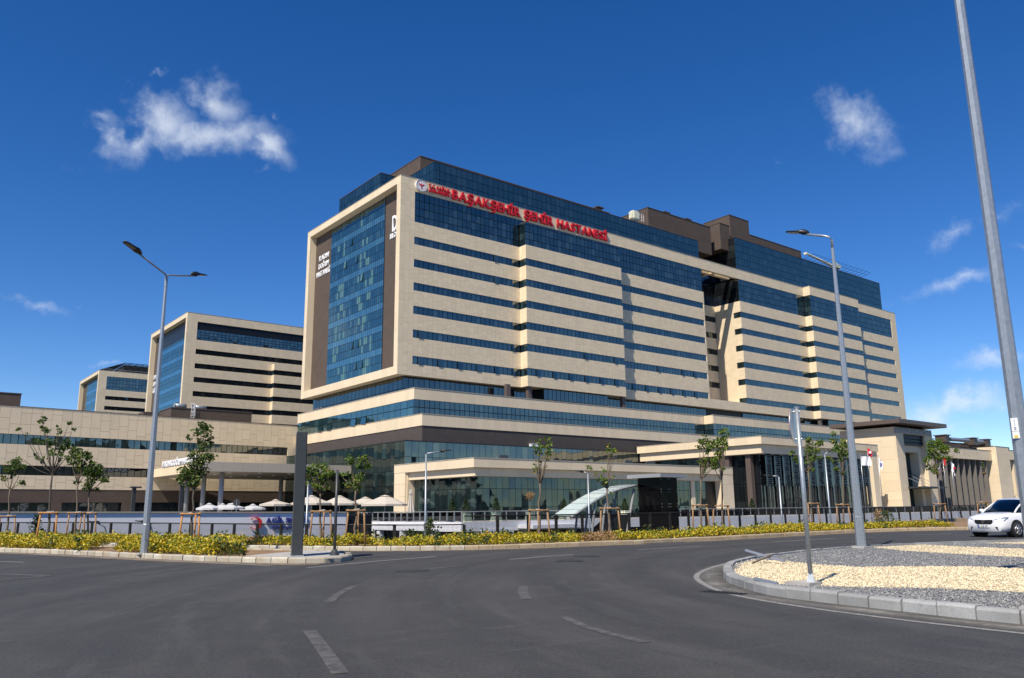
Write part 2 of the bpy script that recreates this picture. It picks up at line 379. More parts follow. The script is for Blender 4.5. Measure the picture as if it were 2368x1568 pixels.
# bay C
floors(t1, (121.3, YF), 0.0, 29.9, 0.0, 29.6, opened={5: op(4, 8, 12, 16, 20, 24), 4: op(12, 20, 24)}, seed=80)
t1.glaze((121.3, YF), XE, NY, 0, 29.6, CROWN)
t1.clad((X0, YF), XE, NY, 0, 82.9, 57.2, ZT-0.06, 1.6, 1.3, seed=3)           # parapet
t1.part('parapet_core', cubes([(X0+0.26, YF+0.26, 57.25, 151.1, YF+0.9, ZT-0.08), (X0+0.26, YF+0.95, 58.4, X0+1.4, YB-0.3, ZT-0.08)]), 'soffit')
t1.part('coping', cubes([(X0-0.05, YF-0.05, ZT-0.06, 165.4, YF+0.95, ZT+0.02), (X0-0.047, YF+0.951, ZT-0.058, X0+1.5, YB+0.05, ZT+0.022)]), 'grey_stone')
t1.box('roof', 'roof_grey', X0+1.5, YF+1.0, 58.2, 151, YB-1.3, 58.4)
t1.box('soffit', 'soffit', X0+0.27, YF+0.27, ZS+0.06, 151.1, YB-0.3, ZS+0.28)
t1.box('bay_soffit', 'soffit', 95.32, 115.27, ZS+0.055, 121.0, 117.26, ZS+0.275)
# framed end
def framed_end(t, X, Y0_, Y1_, z0, z1, gl0, gl1, pitch=4.2, brown_l=True, rows=None, seed=0, zg=(25.75, 58.0), teal=True, glass='teal_glass', span='spandrel_glass'):
    O = (X, Y0_+0.25); L = Y1_-Y0_-0.25
    fw_ = 1.3
    t.clad(O, YE, NX, 0, L, z1-1.37, z1-0.06, 1.6, None, seed=seed); t.clad(O, YE, NX, 0, L, z0, z0+1.45, 1.6, None, seed=seed+1)
    t.clad(O, YE, NX, 0, fw_-0.25, z0+1.45, z1-1.37, 1.1, 2.6, seed=seed+2); t.clad(O, YE, NX, L-fw_, L, z0+1.45, z1-1.37, 1.3, 2.6, seed=seed+3)
    t.part('end_frame', cubes([(X+0.25, Y0_+0.26, z1-1.36, X+1.6, Y1_-0.1, z1-0.1), (X+0.25, Y0_+0.26, z0+0.02, X+1.6, Y1_-0.1, z0+1.44), (X+0.25, Y0_+0.26, z0+1.44, X+1.6, Y0_+1.29, z1-1.36), (X+0.25, Y1_-1.29, z0+1.44, X+1.6, Y1_-0.1, z1-1.36)]), 'stone')
    xr = X+1.45
    t.box('brick_wall', 'brown_brick', xr, Y0_+1.3, z0+1.45, xr+0.3, gl0, z1-1.37); t.box('brick_wall', 'brown_brick', xr, gl1, z0+1.45, xr+0.3, Y1_-1.3, z1-1.37)
    t.box('glass_backing', 'frame_dark', xr+0.18, gl0, zg[0]-0.1, xr+0.3, gl1, zg[1]+0.1)
    zs = []; z = zg[0]
    while z < zg[1]-0.5:
        for h in ((1.5, 1.45, 1.25) if teal else (1.4, 1.4, 1.4)):
            if z < zg[1]-0.3: zs.append(z)
            z += h*pitch/4.2
    zs.append(zg[1])
    rr = random.Random(seed)
    runs = {}
    def mats(i, j, nu):
        if j % 3 == 2: return span
        fl = j//3
        if fl not in runs: runs[fl] = (rr.uniform(0.12, 0.22), rr.uniform(0.3, 0.38), rr.uniform(0.55, 0.62), rr.uniform(0.72, 0.85))
        a, b, c, d = runs[fl]; f = 1-i/nu
        if teal and (a < f < b or c < f < d) and rr.random() < 0.5: return 'curtain_glass' if (i*7+fl*3) % 5 else glass
        return glass
    t.glaze((xr, gl0), YE, NX, 0, gl1-gl0, zs, 0.80, glass, 0.0, 0.17, 0.10, opened={(16, 19), (19, 16), (10, 13), (13, 16), (11, 4), (14, 4), (12, 1), (9, 1)} if teal else {(8, 3), (9, 3), (10, 3), (11, 3), (12, 6), (13, 6)}, mats=mats)
framed_end(t1, X0, YF, YB, ZS, ZT, 125.0, 147.0, seed=5)
t1.box('joint_strip', 'frame_dark', X0+1.40, 124.75, 25.4, X0+1.449, 125.0, 58.3)

# attic storey, plant rooms
def attic(t, x0, x1, y0, y1, z0, z1, pw=1.25, rows=4, left=True, mat='attic_glass', lmat='attic_glass'):
    zs = [z0+(z1-z0-0.12)*i/rows for i in range(rows+1)]
    t.box('attic_core', 'frame_dark', x0+0.2, y0+0.2, z0, x1-0.2, y1, z1-0.1)
    t.glaze((x0, y0), XE, NY, 0, x1-x0, zs, pw, mat, 0.0, 0.22, 0.09)
    if left: t.glaze((x0, y0+0.22), YE, NX, 0, y1-y0-0.3, zs, pw, lmat, 0.0, 0.22, 0.09)
    t.box('attic_coping', 'capping', x0-0.06, y0-0.06, z1-0.10, x1+0.05, y1, z1)
attic(t1, 76.5, 152.9, 119.0, 150.0, 58.4, 65.2)
attic(t1, 72.2, 90.0, 131.4, 149.2, 58.4, 66.1)
def plant(t, x0, y0, z0, x1, y1, z1, name='plant_room'):
    t.part(name, cubes([(x0, y0, z0, x1, y1, z1-0.12), (x0-0.08, y0-0.08, z1-0.12, x1+0.08, y1+0.08, z1)]), 'brown_brick')
plant(t1, 78.0, 126.3, 64, 130, 146, 69.35)
plant(t1, 138.6, 122.0, 64, 162.0, 135, 71.5)
for x, y in ((126.5, 126.6), (146, 123.2), (154, 123.2)):   # fume outlets on the plant room
    z = 71.5 if x > 138 else 69.34
    t1.part('roof_vent', join(cubes([(x, y, z, x+1.2, y+1.2, z+0.7)]), cubes([(x-0.3, y-0.3, z+0.7, x+1.9, y+1.5, z+0.95)])), 'capping')
t1.finish()

# second half of the long tower, beyond the recess
t2 = Thing('hospital_tower', 'far half of the long beige tower with rooftop helipad edge, right of the recess', 'building', (165.3, YF, ZS), 'hospital towers')
t2.part('wall', cubes([(165.3+G, YF+G, ZS+0.3, 244.2, 154, 57.3), (194.08+G, 115+G, ZS+0.3, 219.1-G, 117.3, 59.5), (151.3, 124.7+G, ZS+0.3, 165.6, 154, 57.297)]), 'frame_dark')
floors(t2, (165.3, YF), 0.0, 28.78, 0.0, 28.78, seed=120)
t2.glaze((165.3, YF), XE, NY, 0, 28.78, CROWN)
t2.clad((165.3, YF), XE, NY, -14.1, 28.78, 57.2, ZT-0.06, 1.6, 1.3, seed=9)
OE = (194.08, 115.0)
floors(t2, OE, 0, 25.0, 0, 25.0, seed=150)
t2.glaze(OE, XE, NY, 0, 25.0, CROWN); t2.clad(OE, XE, NY, 0, 25.0, 57.2, ZT-0.06, 1.6, 1.3)
for (a, b) in STRIPS+[(57.2, ZT-0.06)]: t2.clad((194.08, 115.25), YE, NX, 0, 1.75, a, b, 0.9, 1.05)
for zt in WTOP: t2.glaze((194.08, 115.25), YE, NX, 0, 1.72, [zt-WH, zt], 0.86, 'green_glass')
t2.glaze((194.08, 115.25), YE, NX, 0, 1.72, CROWN, 0.86, 'green_glass')
OF = (219.1, YF)
floors(t2, OF, 0, 25.4, 0, 22.4, seed=190)
t2.glaze(OF, XE, NY, 0, 22.4, CROWN); t2.clad(OF, XE, NY, 22.4, 25.4, 51.5, 57.2, 1.0, 1.05); t2.clad(OF, XE, NY, 0, 25.4, 57.2, ZT-0.06, 1.6, 1.3)
# recess: side wall of the far half and back wall
OS = (165.3, YF+0.25)
for (a, b) in STRIPS: t2.clad(OS, YE, NX, 0, 7.45, a, b, 1.2, 1.35, seed=33)
for zt in WTOP:
    t2.glaze(OS, YE, NX, 0, 1.9, [zt-WH, zt], 0.95, 'green_glass'); t2.clad(OS, YE, NX, 1.92, 7.45, zt-WH, zt, 1.1, None)
t2.glaze(OS, YE, NX, 0, 7.45, CROWN, 1.1, 'dark_glass')
OK_ = (151.2, 124.7)
for (a, b) in STRIPS: t2.clad(OK_, XE, NY, 0, 14.08, a, b, 1.2, 1.35, seed=34)
for zt in WTOP:
    t2.glaze(OK_, XE, NY, 9.6, 14.0, [zt-WH, zt], 1.1, 'dark_glass'); t2.clad(OK_, XE, NY, 0, 9.58, zt-WH, zt, 1.2, None)
t2.glaze(OK_, XE, NY, 0, 14.0, CROWN, 1.1, 'dark_glass')
t2.part('parapet_core', cubes([(151.3, YF+0.26, 57.25, 244, YF+0.9, ZT-0.08), (194.4, 115.26, 57.25, 218.9, 117.2, ZT-0.08), (151.3, 119.6, 57.6, 165.2, 120.4, 59.0), (157.5, 117.95, 57.7, 158.3, 124.6, 58.9), (151.3, YF+0.1, ZS+0.05, 165.2, 124.6, 25.9)]), 'stone')
t2.clad((151.2, YF), XE, NY, 0, 14.1, ZS, 26.0, 1.2, 1.2, seed=36)
t2.part('coping', cubes([(165.45, YF-0.05, ZT-0.06, 244.55, YF+0.95, ZT+0.02), (194.03, 114.95, ZT-0.058, 219.15, YF-0.051, ZT+0.022)]), 'grey_stone')
t2.box('soffit', 'soffit', 165.6, YF+0.27, ZS+0.06, 244.1, 154.0, ZS+0.28); t2.box('bay_soffit', 'soffit', 194.3, 115.27, ZS+0.055, 218.9, 117.26, ZS+0.275)
attic(t2, 167.6, 240.9, 119.0, 150.0, 58.4, 69.2, 1.25, 6, True, 'attic_glass', 'dark_glass')
plant(t2, 170.4, 122.0, 66, 178.7, 130.4, 76.8); plant(t2, 164.6, 121.0, 66, 168.6, 128, 73.0); plant(t2, 178.72, 122.0, 66, 203.1, 140, 73.05)
# helipad safety frame leaning out over the edge
hv = []
for i in range(15):
    x = 200+i*2.2; hv.append(tube([(x, 120.5, 69.3), (x+0.4, 116.6, 70.25)], 0.04, 4))
for k in range(4):
    f = k/3; hv.append(tube([(200, 120.5-3.9*f, 69.3+1.0*f), (231.2, 120.5-3.9*f, 69.3+1.0*f)], 0.045, 4))
t2.part('helipad_frame', join(*hv), 'frame_dark')
t2.finish()

# rooftop cleaning cradles
def crane(label, x, y, z, arm):
    t = Thing('cleaning_crane', label, 'crane', (x, y, z), 'facade cleaning cranes')
    t.part('base', cubes([(x-0.5, y-0.4, z, x+0.5, y+0.4, z+0.9)]), 'grey_paint')
    bm = bmesh.new(); bmesh.ops.create_cube(bm, size=1); bmesh.ops.bevel(bm, geom=bm.edges[:], offset=0.14, segments=3, affect='EDGES')
    V = [(x+v.co.x*2.3, y+v.co.y*1.6, z+1.95+v.co.z*2.2) for v in bm.verts]; bm.verts.index_update(); F = [tuple(v.index for v in f.verts) for f in bm.faces]; bm.free()
    if not arm:
        t.part('cabin', (V, F), 'cream_paint')
        cg = [tube([(x+1.2+a, y-0.5, z+1.0), (x+1.2+a, y-0.5, z+2.6)], 0.05, 4) for a in (0.1, 0.75, 1.4)] + [tube([(x+1.2, y-0.5, z+h), (x+2.7, y-0.5, z+h)], 0.05, 4) for h in (1.0, 1.8, 2.6)] + [tube([(x-1.2, y-0.5, z+h), (x-1.9, y-0.5, z+h)], 0.05, 4) for h in (1.0, 1.9)]
        t.part('guard_rail', join(*cg), 'white_paint')
    else:
        t.part('arm', join(tube([(x, y, z+1.2), (x-14, y-0.3, z+2.3)], [0.42, 0.3], 6), cubes([(x-14.6, y-0.6, z+2.0, x-13.9, y+0.3, z+2.6)])), 'cream_paint')
        t.part('counterweight', cubes([(x, y-0.7, z+0.9, x+3.2, y+0.7, z+1.9), (x+0.8, y-0.5, z+1.9, x+1.8, y+0.5, z+2.5)]), 'cream_paint')
crane('white facade cleaning cradle on the roof edge above the red lettering', 131.8, 120.2, 65.2, False)
crane('long white crane arm lying on the glass attic beside the helipad', 216.0, 119.9, 69.2, True)

# towers behind, on the left
def back_tower(label, Y, z1, zw, zcrown, L, bay, lat, seed, slot=None):
    X = 68.3
    t = Thing('hospital_tower', label, 'building', (X, Y, 12), 'hospital towers')
    z0 = 8.0
    t.part('wall', cubes([(X+1.47, Y+G, z0, X+L, Y+36, z1-1.2)]), 'frame_dark')
    O = (X, Y); m = 3.0
    t.clad(O, XE, NY, 0, L, zcrown[1], z1-0.06, 1.4, 1.4, seed=seed)
    t.clad(O, XE, NY, 0, m, z0, zcrown[1], 1.4, 2.1, seed=seed)
    t.glaze(O, XE, NY, m, L, [zcrown[0]+(zcrown[1]-zcrown[0]-(slot or 0))*i/4 for i in range(5)], 1.2, 'blue_glass')
    prev = zcrown[0]
    bx = bay or L
    for zt in zw:
        t.clad(O, XE, NY, m, L, zt, prev, 1.2, 1.5, seed=seed)
        t.glaze(O, XE, NY, m, L, [zt-1.5, zt], 1.2, 'dark_glass', opened=()); prev = zt-1.5
    t.clad(O, XE, NY, m, L, z0, prev, 1.2, 1.5)
    if bay:
        zb = zw[1]+1.9; OBb = (X+bay, Y-2.0)
        t.part('bay_wall', cubes([(X+bay+G, Y-2+G, z0, X+L, Y-0.01, zb-0.1)]), 'frame_dark')
        prev = zb
        for zt in zw[1:]:
            t.clad(OBb, XE, NY, 0, L-bay, zt, prev, 1.2, 1.5); t.clad((X+bay, Y-1.75), YE, NX, 0, 1.75, zt, prev, 0.9, 1.5)
            t.glaze(OBb, XE, NY, 0, L-bay, [zt-1.5, zt], 1.2, 'dark_glass'); t.glaze((X+bay, Y-1.75), YE, NX, 0, 1.73, [zt-1.5, zt], 0.86, 'green_glass'); prev = zt-1.5
        t.clad(OBb, XE, NY, 0, L-bay, z0, prev, 1.2, 1.5); t.clad((X+bay, Y-1.75), YE, NX, 0, 1.75, z0, prev, 0.9, 1.5)
    w = lat
    framed_end(t, X, Y, Y+w, z0, z1, Y+5.0 if not slot else Y+2.0, Y+w-7, pitch=4.2, seed=seed, zg=(z0+1.5, z1-1.4-(5.0 if slot else 1.5)), teal=False)
    t.part('coping', cubes([(X-0.05, Y-0.05, z1-0.06, X+L, Y+0.9, z1+0.03), (X-0.047, Y+0.901, z1-0.058, X+1.4, Y+w+0.05, z1+0.032)]), 'grey_stone')
    if slot:                                       # open roof-garden gap above the top glazing
        t.part('slot_post', cubes([(X+m+6.5*k, Y+1.0, zcrown[1]-slot, X+m+6.5*k+0.7, Y+1.7, zcrown[1]) for k in range(1, 8)] + [(X+m+6.5*k+1.6, Y+1.2, zcrown[1]-0.5, X+m+6.5*k+5.2, Y+3.5, zcrown[1]-0.25) for k in range(0, 8)]), 'brown_metal')
    return t
tb = back_tower('beige tower with an open slot under its roof, left behind the near tower', 237.0, 58.6, [48.0, 43.8, 39.8, 35.7, 31.6, 27.5, 23.4], (50.7, 56.1), 52, 26.0, 38.0, 7, slot=2.3)
tb.finish()
tc = back_tower('most distant beige tower with a dark roof canopy, at the far left', 348.0, 57.2, [47.1, 43.1, 39.0, 35, 31, 27], (49.6, 54.9), 44, None, 36.0, 8)
rf = [tube([(69.0, 350+k*3, 57.6), (78, 350+k*3, 61.2), (112, 350+k*3, 61.3)], 0.14, 4) for k in range(10)] + [tube([(69+k*1.5, 350, 57.6+k*0.6), (69+k*1.5, 377, 57.6+k*0.6)], 0.12, 4) for k in range(7)] + [tube([(78+k*2.4, 350, 61.25), (78+k*2.4, 377, 61.25)], 0.14, 4) for k in range(15)]
tc.part('roof_lattice', join(*rf), 'frame_dark'); tc.part('roof_cabin', cubes([(78.5, 354, 57, 112, 380, 61.1)]), 'interior_dark')
tc.part('rail', join(tube([(70, 349, 58.0), (112, 349, 58.0)], 0.06, 4), *[tube([(70+2*k, 349, 57.2), (70+2*k, 349, 58.0)], 0.04, 4) for k in range(21)]), 'galvanised')
tc.finish()
# ------------------------------------------------------------------ podium under the long tower
pd = Thing('hospital_podium', 'stepped stone and glass podium below the long tower', 'building', (68, 108.5, 0.2))
PX = 68.0
pd.part('wall', cubes([(70.5, 118.72, 16, 244, 150, 24.1), (PX+G, 111+G, 14.6, 140.9+3, 155.5, 20.4), (141.1, 108.5+G, 14.6, 215, 118, 20.38), (PX+G, 108.5+G, 12.2, 215, 154.9, 16.0)]), 'frame_dark')
pd.box('brick_wall', 'grey_brick', PX+0.12, 108.62, 12.05, 190, 155, 14.55)
# recessed storey right under the tower
pd.glaze((70.3, 118.5), XE, NY, 0, 81, [20.3, 21.8, 23.9], 1.08, 'blue_glass', 0, 0.2); pd.glaze((165.3, 118.5), XE, NY, 0, 78, [20.3, 21.8, 23.9], 1.2, 'blue_glass', 0, 0.2)
pd.glaze((70.3, 118.72), YE, NX, 0, 35.2, [20.3, 21.8, 23.9], 1.5, 'blue_glass', 0, 0.2, opened={(17, 0), (20, 0), (23, 0)})
pd.part('bay_core', cubes([(99.9, 116.05, 20, 116.6, 118.4, 23.9), (199, 116.05, 20, 215, 118.4, 23.9)]), 'frame_dark')
pd.glaze((99.7, 115.85), XE, NY, 0, 17.0, [20.3, 21.8, 23.9], 1.08, 'blue_glass', 0, 0.2); pd.glaze((198.8, 115.85), XE, NY, 0, 16.4, [20.3, 21.8, 23.9], 1.08, 'blue_glass', 0, 0.2)
for x in (90.5, 95.6, 120.7, 194.5, 218.6): pd.part('column', cubes([(x, 115.5, 20, x+0.85, 116.3, 23.95)]), 'brown_metal')
pd.box('recess_dark', 'interior_dark', 151.3, 121, 20.3, 165.2, 121.3, 23.9)
pd.part('terrace_floor', cubes([(PX+0.3, 111.3, 20.3, 141.2, 155.3, 20.42), (141.25, 108.9, 20.3, 244, 155.3, 20.42)]), 'roof_grey')
def band(z0, z1, x, y, x1, seed):
    pd.clad((x, y), XE, NY, 0, x1-x, z0, z1, 1.2, None, seed=seed, t=0.3)
    pd.clad((x, y+0.31), YE, NX, 0, 155.9-y-0.31, z0, z1, 1.2, None, seed=seed, t=0.3)
band(18.98, 20.78, PX, 111.0, 140.8, 1); band(14.52, 16.36, PX, 108.5, 190, 2)
pd.clad((140.9, 108.5), XE, NY, 0, 74, 18.98, 20.78, 1.2, None); pd.clad((140.9, 108.81), YE, NX, 0, 2.18, 18.98, 20.78, 1.1, None)
pd.part('coping', cubes([(PX-0.06, 110.94, 20.78, 140.8, 111.5, 20.88), (PX-0.06, 111.501, 20.781, PX+0.5, 156, 20.881), (140.84, 108.44, 20.78, 215, 109, 20.88), (PX-0.06, 108.44, 16.36, 190, 108.9, 16.44), (PX-0.06, 108.901, 16.361, PX+0.4, 156, 16.441)]), 'grey_stone')
gz_ = [16.4, 17.7, 18.98]
pd.glaze((PX, 111.0), XE, NY, 0, 72.8, gz_, 1.0, 'blue_glass', -0.05, 0.25); pd.glaze((140.9, 108.5), XE, NY, 0, 60, gz_, 1.2, 'blue_glass', -0.05, 0.25)
pd.glaze((140.9, 108.76), YE, NX, 0, 2.2, gz_, 1.1, 'green_glass', -0.05, 0.25)
pd.glaze((PX, 111.26), YE, NX, 0, 44.5, gz_, 1.95, 'teal_glass', -0.05, 0.25, opened={(8, 0), (10, 0), (15, 0), (17, 0)})
# tall base glazing
BX, BY = 64.6, 108.0
pd.part('base_core', cubes([(BX+0.2, BY+0.2, 0.2, 132, 152.6, 11.9)]), 'frame_dark')
pd.box('base_coping', 'dark_metal', BX-0.05, BY-0.05, 11.93, 132.1, 152.7, 12.06)
pd.glaze((BX, BY), XE, NY, 0, 67, [0.3, 5.2, 9.5, 11.92], 1.3, 'blue_glass', 0, 0.2, 0.06); pd.glaze((BX, BY+0.22), YE, NX, 0, 44.3, [0.3, 5.2, 7.4, 9.5, 11.92], 1.35, 'green_glass', 0, 0.2, 0.06)
pd.finish()
t = Thing('air_unit', 'small white box unit at the edge of the dark brick storey', 'air unit', (89.5, 107.6, 12.06))
t.part('case', cubes([(89.8, 107.95, 12.06, 91.4, 108.5, 12.5)]), 'white_paint'); t.part('lid', cubes([(89.75, 107.9, 12.5, 91.45, 108.55, 12.55)]), 'white_paint')

# ------------------------------------------------------------------ low wing on the left
a = math.atan2(5.2, 52); wE = (-math.cos(a), -math.sin(a)); wN = (math.sin(a), -math.cos(a)); wO = (68.4, 155.9)
lw = Thing('hospital_wing', 'long low beige stone wing with two ribbon windows at the left', 'building', (*wO, 0.2))
wL = 92.0
def wp(u, d): return (wO[0]+wE[0]*u-wN[0]*d, wO[1]+wE[1]*u-wN[1]*d)
def wbox(u0, u1, d0, d1, z0, z1):
    P = [wp(u0, d0), wp(u1, d0), wp(u1, d1), wp(u0, d1)]
    V = [(p[0], p[1], z) for z in (z0, z1) for p in P]; return V, [(0,1,2,3),(7,6,5,4),(1,0,4,5),(2,1,5,6),(3,2,6,7),(0,3,7,4)]
lw.part('wall', wbox(0.1, wL, G, 30, 0.2, 18.3), 'frame_dark'); lw.part('roof', wbox(0.1, wL, 0.9, 30, 18.3, 18.34), 'roof_grey')
lw.part('coping', wbox(-0.05, wL, -0.06, 0.9, 18.46, 18.56), 'capping')
S = [(14.05, 18.46, 2.3), (9.15, 12.45, 2.0), (5.4, 7.6, 1.6)]
for k, (z0, z1, ph) in enumerate(S): lw.clad(wO, wE, wN, 0, wL, z0, z1, 1.5, ph, seed=60+k, gap=0.032)
lw.clad(wO, wE, wN, 0, 2.3, 12.45, 14.05, 1.2, None); 
lw.glaze(wO, wE, wN, 2.3, wL, [12.45, 14.05], 1.06, 'blue_glass', -0.16); lw.glaze(wO, wE, wN, 0, wL, [7.6, 9.15], 1.12, 'dark_glass', -0.16)
lw.part('base_wall', join(wbox(0, wL, 0.06, 0.3, 3.3, 5.4), *[wbox(u, u+1.6, 0.06, 0.3, 0.2, 3.3) for u in (0, 12, 20.4, 31.5, 42.5, 53, 64, 75, 86)]), 'brown_brick')
lw.glaze(wO, wE, wN, 0, wL, [0.3, 3.25], 1.25, 'dark_glass', -0.2)
lw.finish()
def duct(label, p0, p1, r, t_):
    t = Thing('roof_duct', label, 'duct', p0); V, F = tube([p0, p1], r, 10); t.part('body', (V, F), 'galvanised', True); t.part('flange', tube([Vector(p0)-Vector((0.06, 0, 0)), Vector(p0)+Vector((0.06, 0, 0))], r*1.25, 10), 'galvanised')
t = Thing('roof_plant_room', 'brown brick plant room with a white cage ladder on the low wing', 'plant room', (44.4, 160, 18.34))
t.part('wall', cubes([(44.4, 160, 18.34, 60, 168, 21.0)]), 'brown_brick'); t.part('side_wall', cubes([(41.5, 168.01, 18.34, 60, 172, 20.9)]), 'brown_brick'); t.part('coping', cubes([(44.3, 159.9, 21.0, 60.1, 168.1, 21.15)]), 'capping')
lad = [tube([(x, 159.55, 18.4), (x, 159.55, 22.0)], 0.035, 5) for x in (48.0, 48.55)] + [tube([(48.0, 159.55, 18.6+0.35*k), (48.55, 159.55, 18.6+0.35*k)], 0.025, 4) for k in range(10)]
lad += [tube([(48.27+0.42*math.cos(R(q)), 159.5+0.55*math.sin(R(q)), z) for q in range(0, -181, -30)], 0.03, 4) for z in (19.6, 20.4, 21.2, 22.0)] + [tube([(48.27+0.42*math.cos(R(q)), 159.5+0.55*math.sin(R(q)), 19.6) , (48.27+0.42*math.cos(R(q)), 159.5+0.55*math.sin(R(q)), 22.0)], 0.025, 4) for q in (-30, -70, -110, -150)]
t.part('ladder', join(*lad), 'white_paint')
duct('grey ventilation duct left of the cage ladder', (45.2, 161, 21.6), (47.4, 161, 21.6), 0.42, 0); duct('grey duct with a slanted hood right of the cage ladder', (49.0, 161, 21.55), (51.2, 161.2, 21.5), 0.4, 0)
t = Thing('roof_plant_room', 'dark brown plant room on the roof at the far left edge', 'plant room', (8, 175, 18.34))
t.part('wall', cubes([(4, 175, 18.34, 21.5, 186, 23.5)]), 'brown_brick'); t.part('coping', cubes([(3.9, 174.9, 23.5, 21.6, 186, 23.68)]), 'capping')
t.part('antenna', join(tube([(10.2, 176, 23.6), (10.2, 176, 25.4)], 0.06, 5), tube([(11.5, 176, 23.6), (11.5, 176, 24.6)], 0.08, 5), tube([(12.6, 176, 23.6), (12.6, 176, 24.5)], 0.08, 5), tube([(10.9, 176, 24.2), (13, 176, 24.2)], 0.06, 4)), 'galvanised')

# ------------------------------------------------------------------ entrance canopy with columns
cp = Thing('entrance_canopy', 'flat beige drop-off canopy on round columns in front of the low wing', 'canopy', (39.75, 125, 0.2))
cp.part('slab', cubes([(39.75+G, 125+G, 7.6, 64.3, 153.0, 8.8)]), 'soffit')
cp.clad((39.75, 125.0), XE, NY, 0, 24.7, 7.55, 8.95, 3.2, None, 'grey_stone'); cp.clad((39.75, 125.26), YE, NX, 0, 26.5, 7.55, 8.95, 3.2, None)
for x, y in ((43.7, 127.6), (43.7, 136.0), (43.7, 144.5), (58.5, 127.6), (58.5, 140)):
    cp.part('column', tube([(x, y, 0.2), (x, y, 7.62)], 0.37, 20), 'grey_paint', True)
for i in range(4):
    for j in range(3):
        x, y = 45.5+i*5, 129.5+j*6.5; cp.part('ceiling_light', tube([(x, y, 7.52), (x, y, 7.60)], 0.35, 12), 'white_paint')
cp.finish()
t = Thing('canopy_lettering', 'white KADIN-DOĞUM HASTANESİ letters standing on the entrance canopy edge', 'sign', (39.75, 145.6, 9.0), 'hospital lettering')
sign_text(t, 'KADIN-DOĞUM HASTANESİ', (39.70, 145.6, 9.02), (0, -1), 0.98, 19.5, 'white_letter', 0.15, 0.022)
t.part('letter_rail', cubes([(39.7, 126, 8.93, 39.85, 145.7, 9.03)]), 'grey_paint')
t = Thing('roof_lettering', 'big bright red capital letters along the near tower parapet', 'sign', (79.05, 116.7, 57.6), 'hospital lettering')
sign_text(t, 'BAŞAKŞEHİR', (79.05, 116.72, 57.62), (1, 0), 1.72, 16.1, 'red_letter', 0.42, 0.035)
sign_text(t, 'ŞEHİR', (96.2, 116.72, 57.62), (1, 0), 1.72, 7.55, 'red_letter', 0.42, 0.035); sign_text(t, 'HASTANESİ', (104.9, 116.72, 57.62), (1, 0), 1.72, 14.3, 'red_letter', 0.42, 0.035)
t = Thing('roof_lettering', 'small red letters in two lines between the round emblem and the big lettering', 'sign', (74.0, 116.7, 58), 'hospital lettering')
sign_text(t, 'T.C. SAĞLIK', (74.0, 116.78, 58.62), (1, 0), 0.62, 4.65, 'red_letter', 0.28, 0.04); sign_text(t, 'BAKANLIĞI', (74.15, 116.78, 57.82), (1, 0), 0.62, 4.25, 'red_letter', 0.28, 0.04)
t = Thing('roof_emblem', 'round white emblem with red winged staff at the tower corner', 'sign', (72.36, 116.7, 58.47))
def disc(cx, y, cz, r, th, n=40): return tube([(cx, y, cz), (cx, y-th, cz)], r, n)
t.part('plate', disc(72.36, 116.97, 58.47, 1.14, 0.35), 'white_paint'); t.part('rim', join(*[tube([(72.36+1.1*math.cos(q*math.pi/20), 116.6, 58.47+1.1*math.sin(q*math.pi/20)), (72.36+1.1*math.cos((q+1)*math.pi/20), 116.6, 58.47+1.1*math.sin((q+1)*math.pi/20))], 0.05, 5) for q in range(40)]), 'grey_paint')
t.part('star_ring', join(*[disc(72.36+0.82*math.cos(q*math.pi/8), 116.62, 58.47+0.82*math.sin(q*math.pi/8), 0.06, 0.03, 5) for q in range(16)]), 'red_letter')
wing = [(0.03, 0.1), (0.5, 0.33), (0.62, 0.22), (0.52, 0.16), (0.56, 0.08), (0.44, 0.05), (0.44, -0.03), (0.06, -0.06)]
def poly_plate(pts, y0, y1):
    n = len(pts); V = [(p[0], y0, p[1]) for p in pts]+[(p[0], y1, p[1]) for p in pts]
    return V, [tuple(range(n)), tuple(range(2*n-1, n-1, -1))]+[(i, i+n, (i+1) % n+n, (i+1) % n) for i in range(n)]
t.part('winged_staff', join(poly_plate([(72.36+x, 58.47+z) for x, z in wing], 116.58, 116.62), poly_plate([(72.36-x, 58.47+z) for x, z in wing], 116.58, 116.62), poly_plate([(72.28, 58.9), (72.44, 58.9), (72.40, 57.85), (72.32, 57.85)], 116.57, 116.62), poly_plate([(72.36-0.16, 58.3), (72.36+0.2, 58.2), (72.36-0.12, 58.05), (72.36+0.1, 58.0), (72.5, 58.18), (72.36-0.1, 58.24)], 116.56, 116.62)), 'red_letter')
t = Thing('block_lettering', 'white KADIN DOĞUM HASTANESİ letters in three lines on brown brick', 'sign', (69.7, 153.3, 49.4), 'hospital lettering')
sign_text(t, 'KADIN', (69.68, 152.3, 52.75), (0, -1), 1.05, 4.4, 'white_letter', 0.14, 0.03); sign_text(t, 'DOĞUM', (69.68, 152.45, 51.0), (0, -1), 1.05, 4.6, 'white_letter', 0.14, 0.03); sign_text(t, 'HASTANESİ', (69.68, 153.35, 49.35), (0, -1), 1.05, 6.2, 'white_letter', 0.14, 0.03)
t = Thing('block_lettering', 'white letters D BLOK on the brown strip next to the stone frame', 'sign', (69.7, 122.1, 49.4), 'hospital lettering')
sign_text(t, 'D', (69.68, 122.05, 50.74), (0, -1), 2.9, 1.75, 'white_letter', 0.14, 0.03); sign_text(t, 'BLOK', (69.68, 122.75, 49.5), (0, -1), 0.92, 3.0, 'white_letter', 0.14, 0.03)
t = Thing('block_lettering', 'small white letters on the brown strip of the slotted tower', 'sign', (69.7, 270, 40), 'hospital lettering')
for k, w in enumerate(('KALP', 'DAMAR', 'GÖĞÜS')): sign_text(t, w, (69.68, 273.0, 43.5-2.2*k), (0, -1), 1.3, 4.6, 'white_letter', 0.14, 0.03)

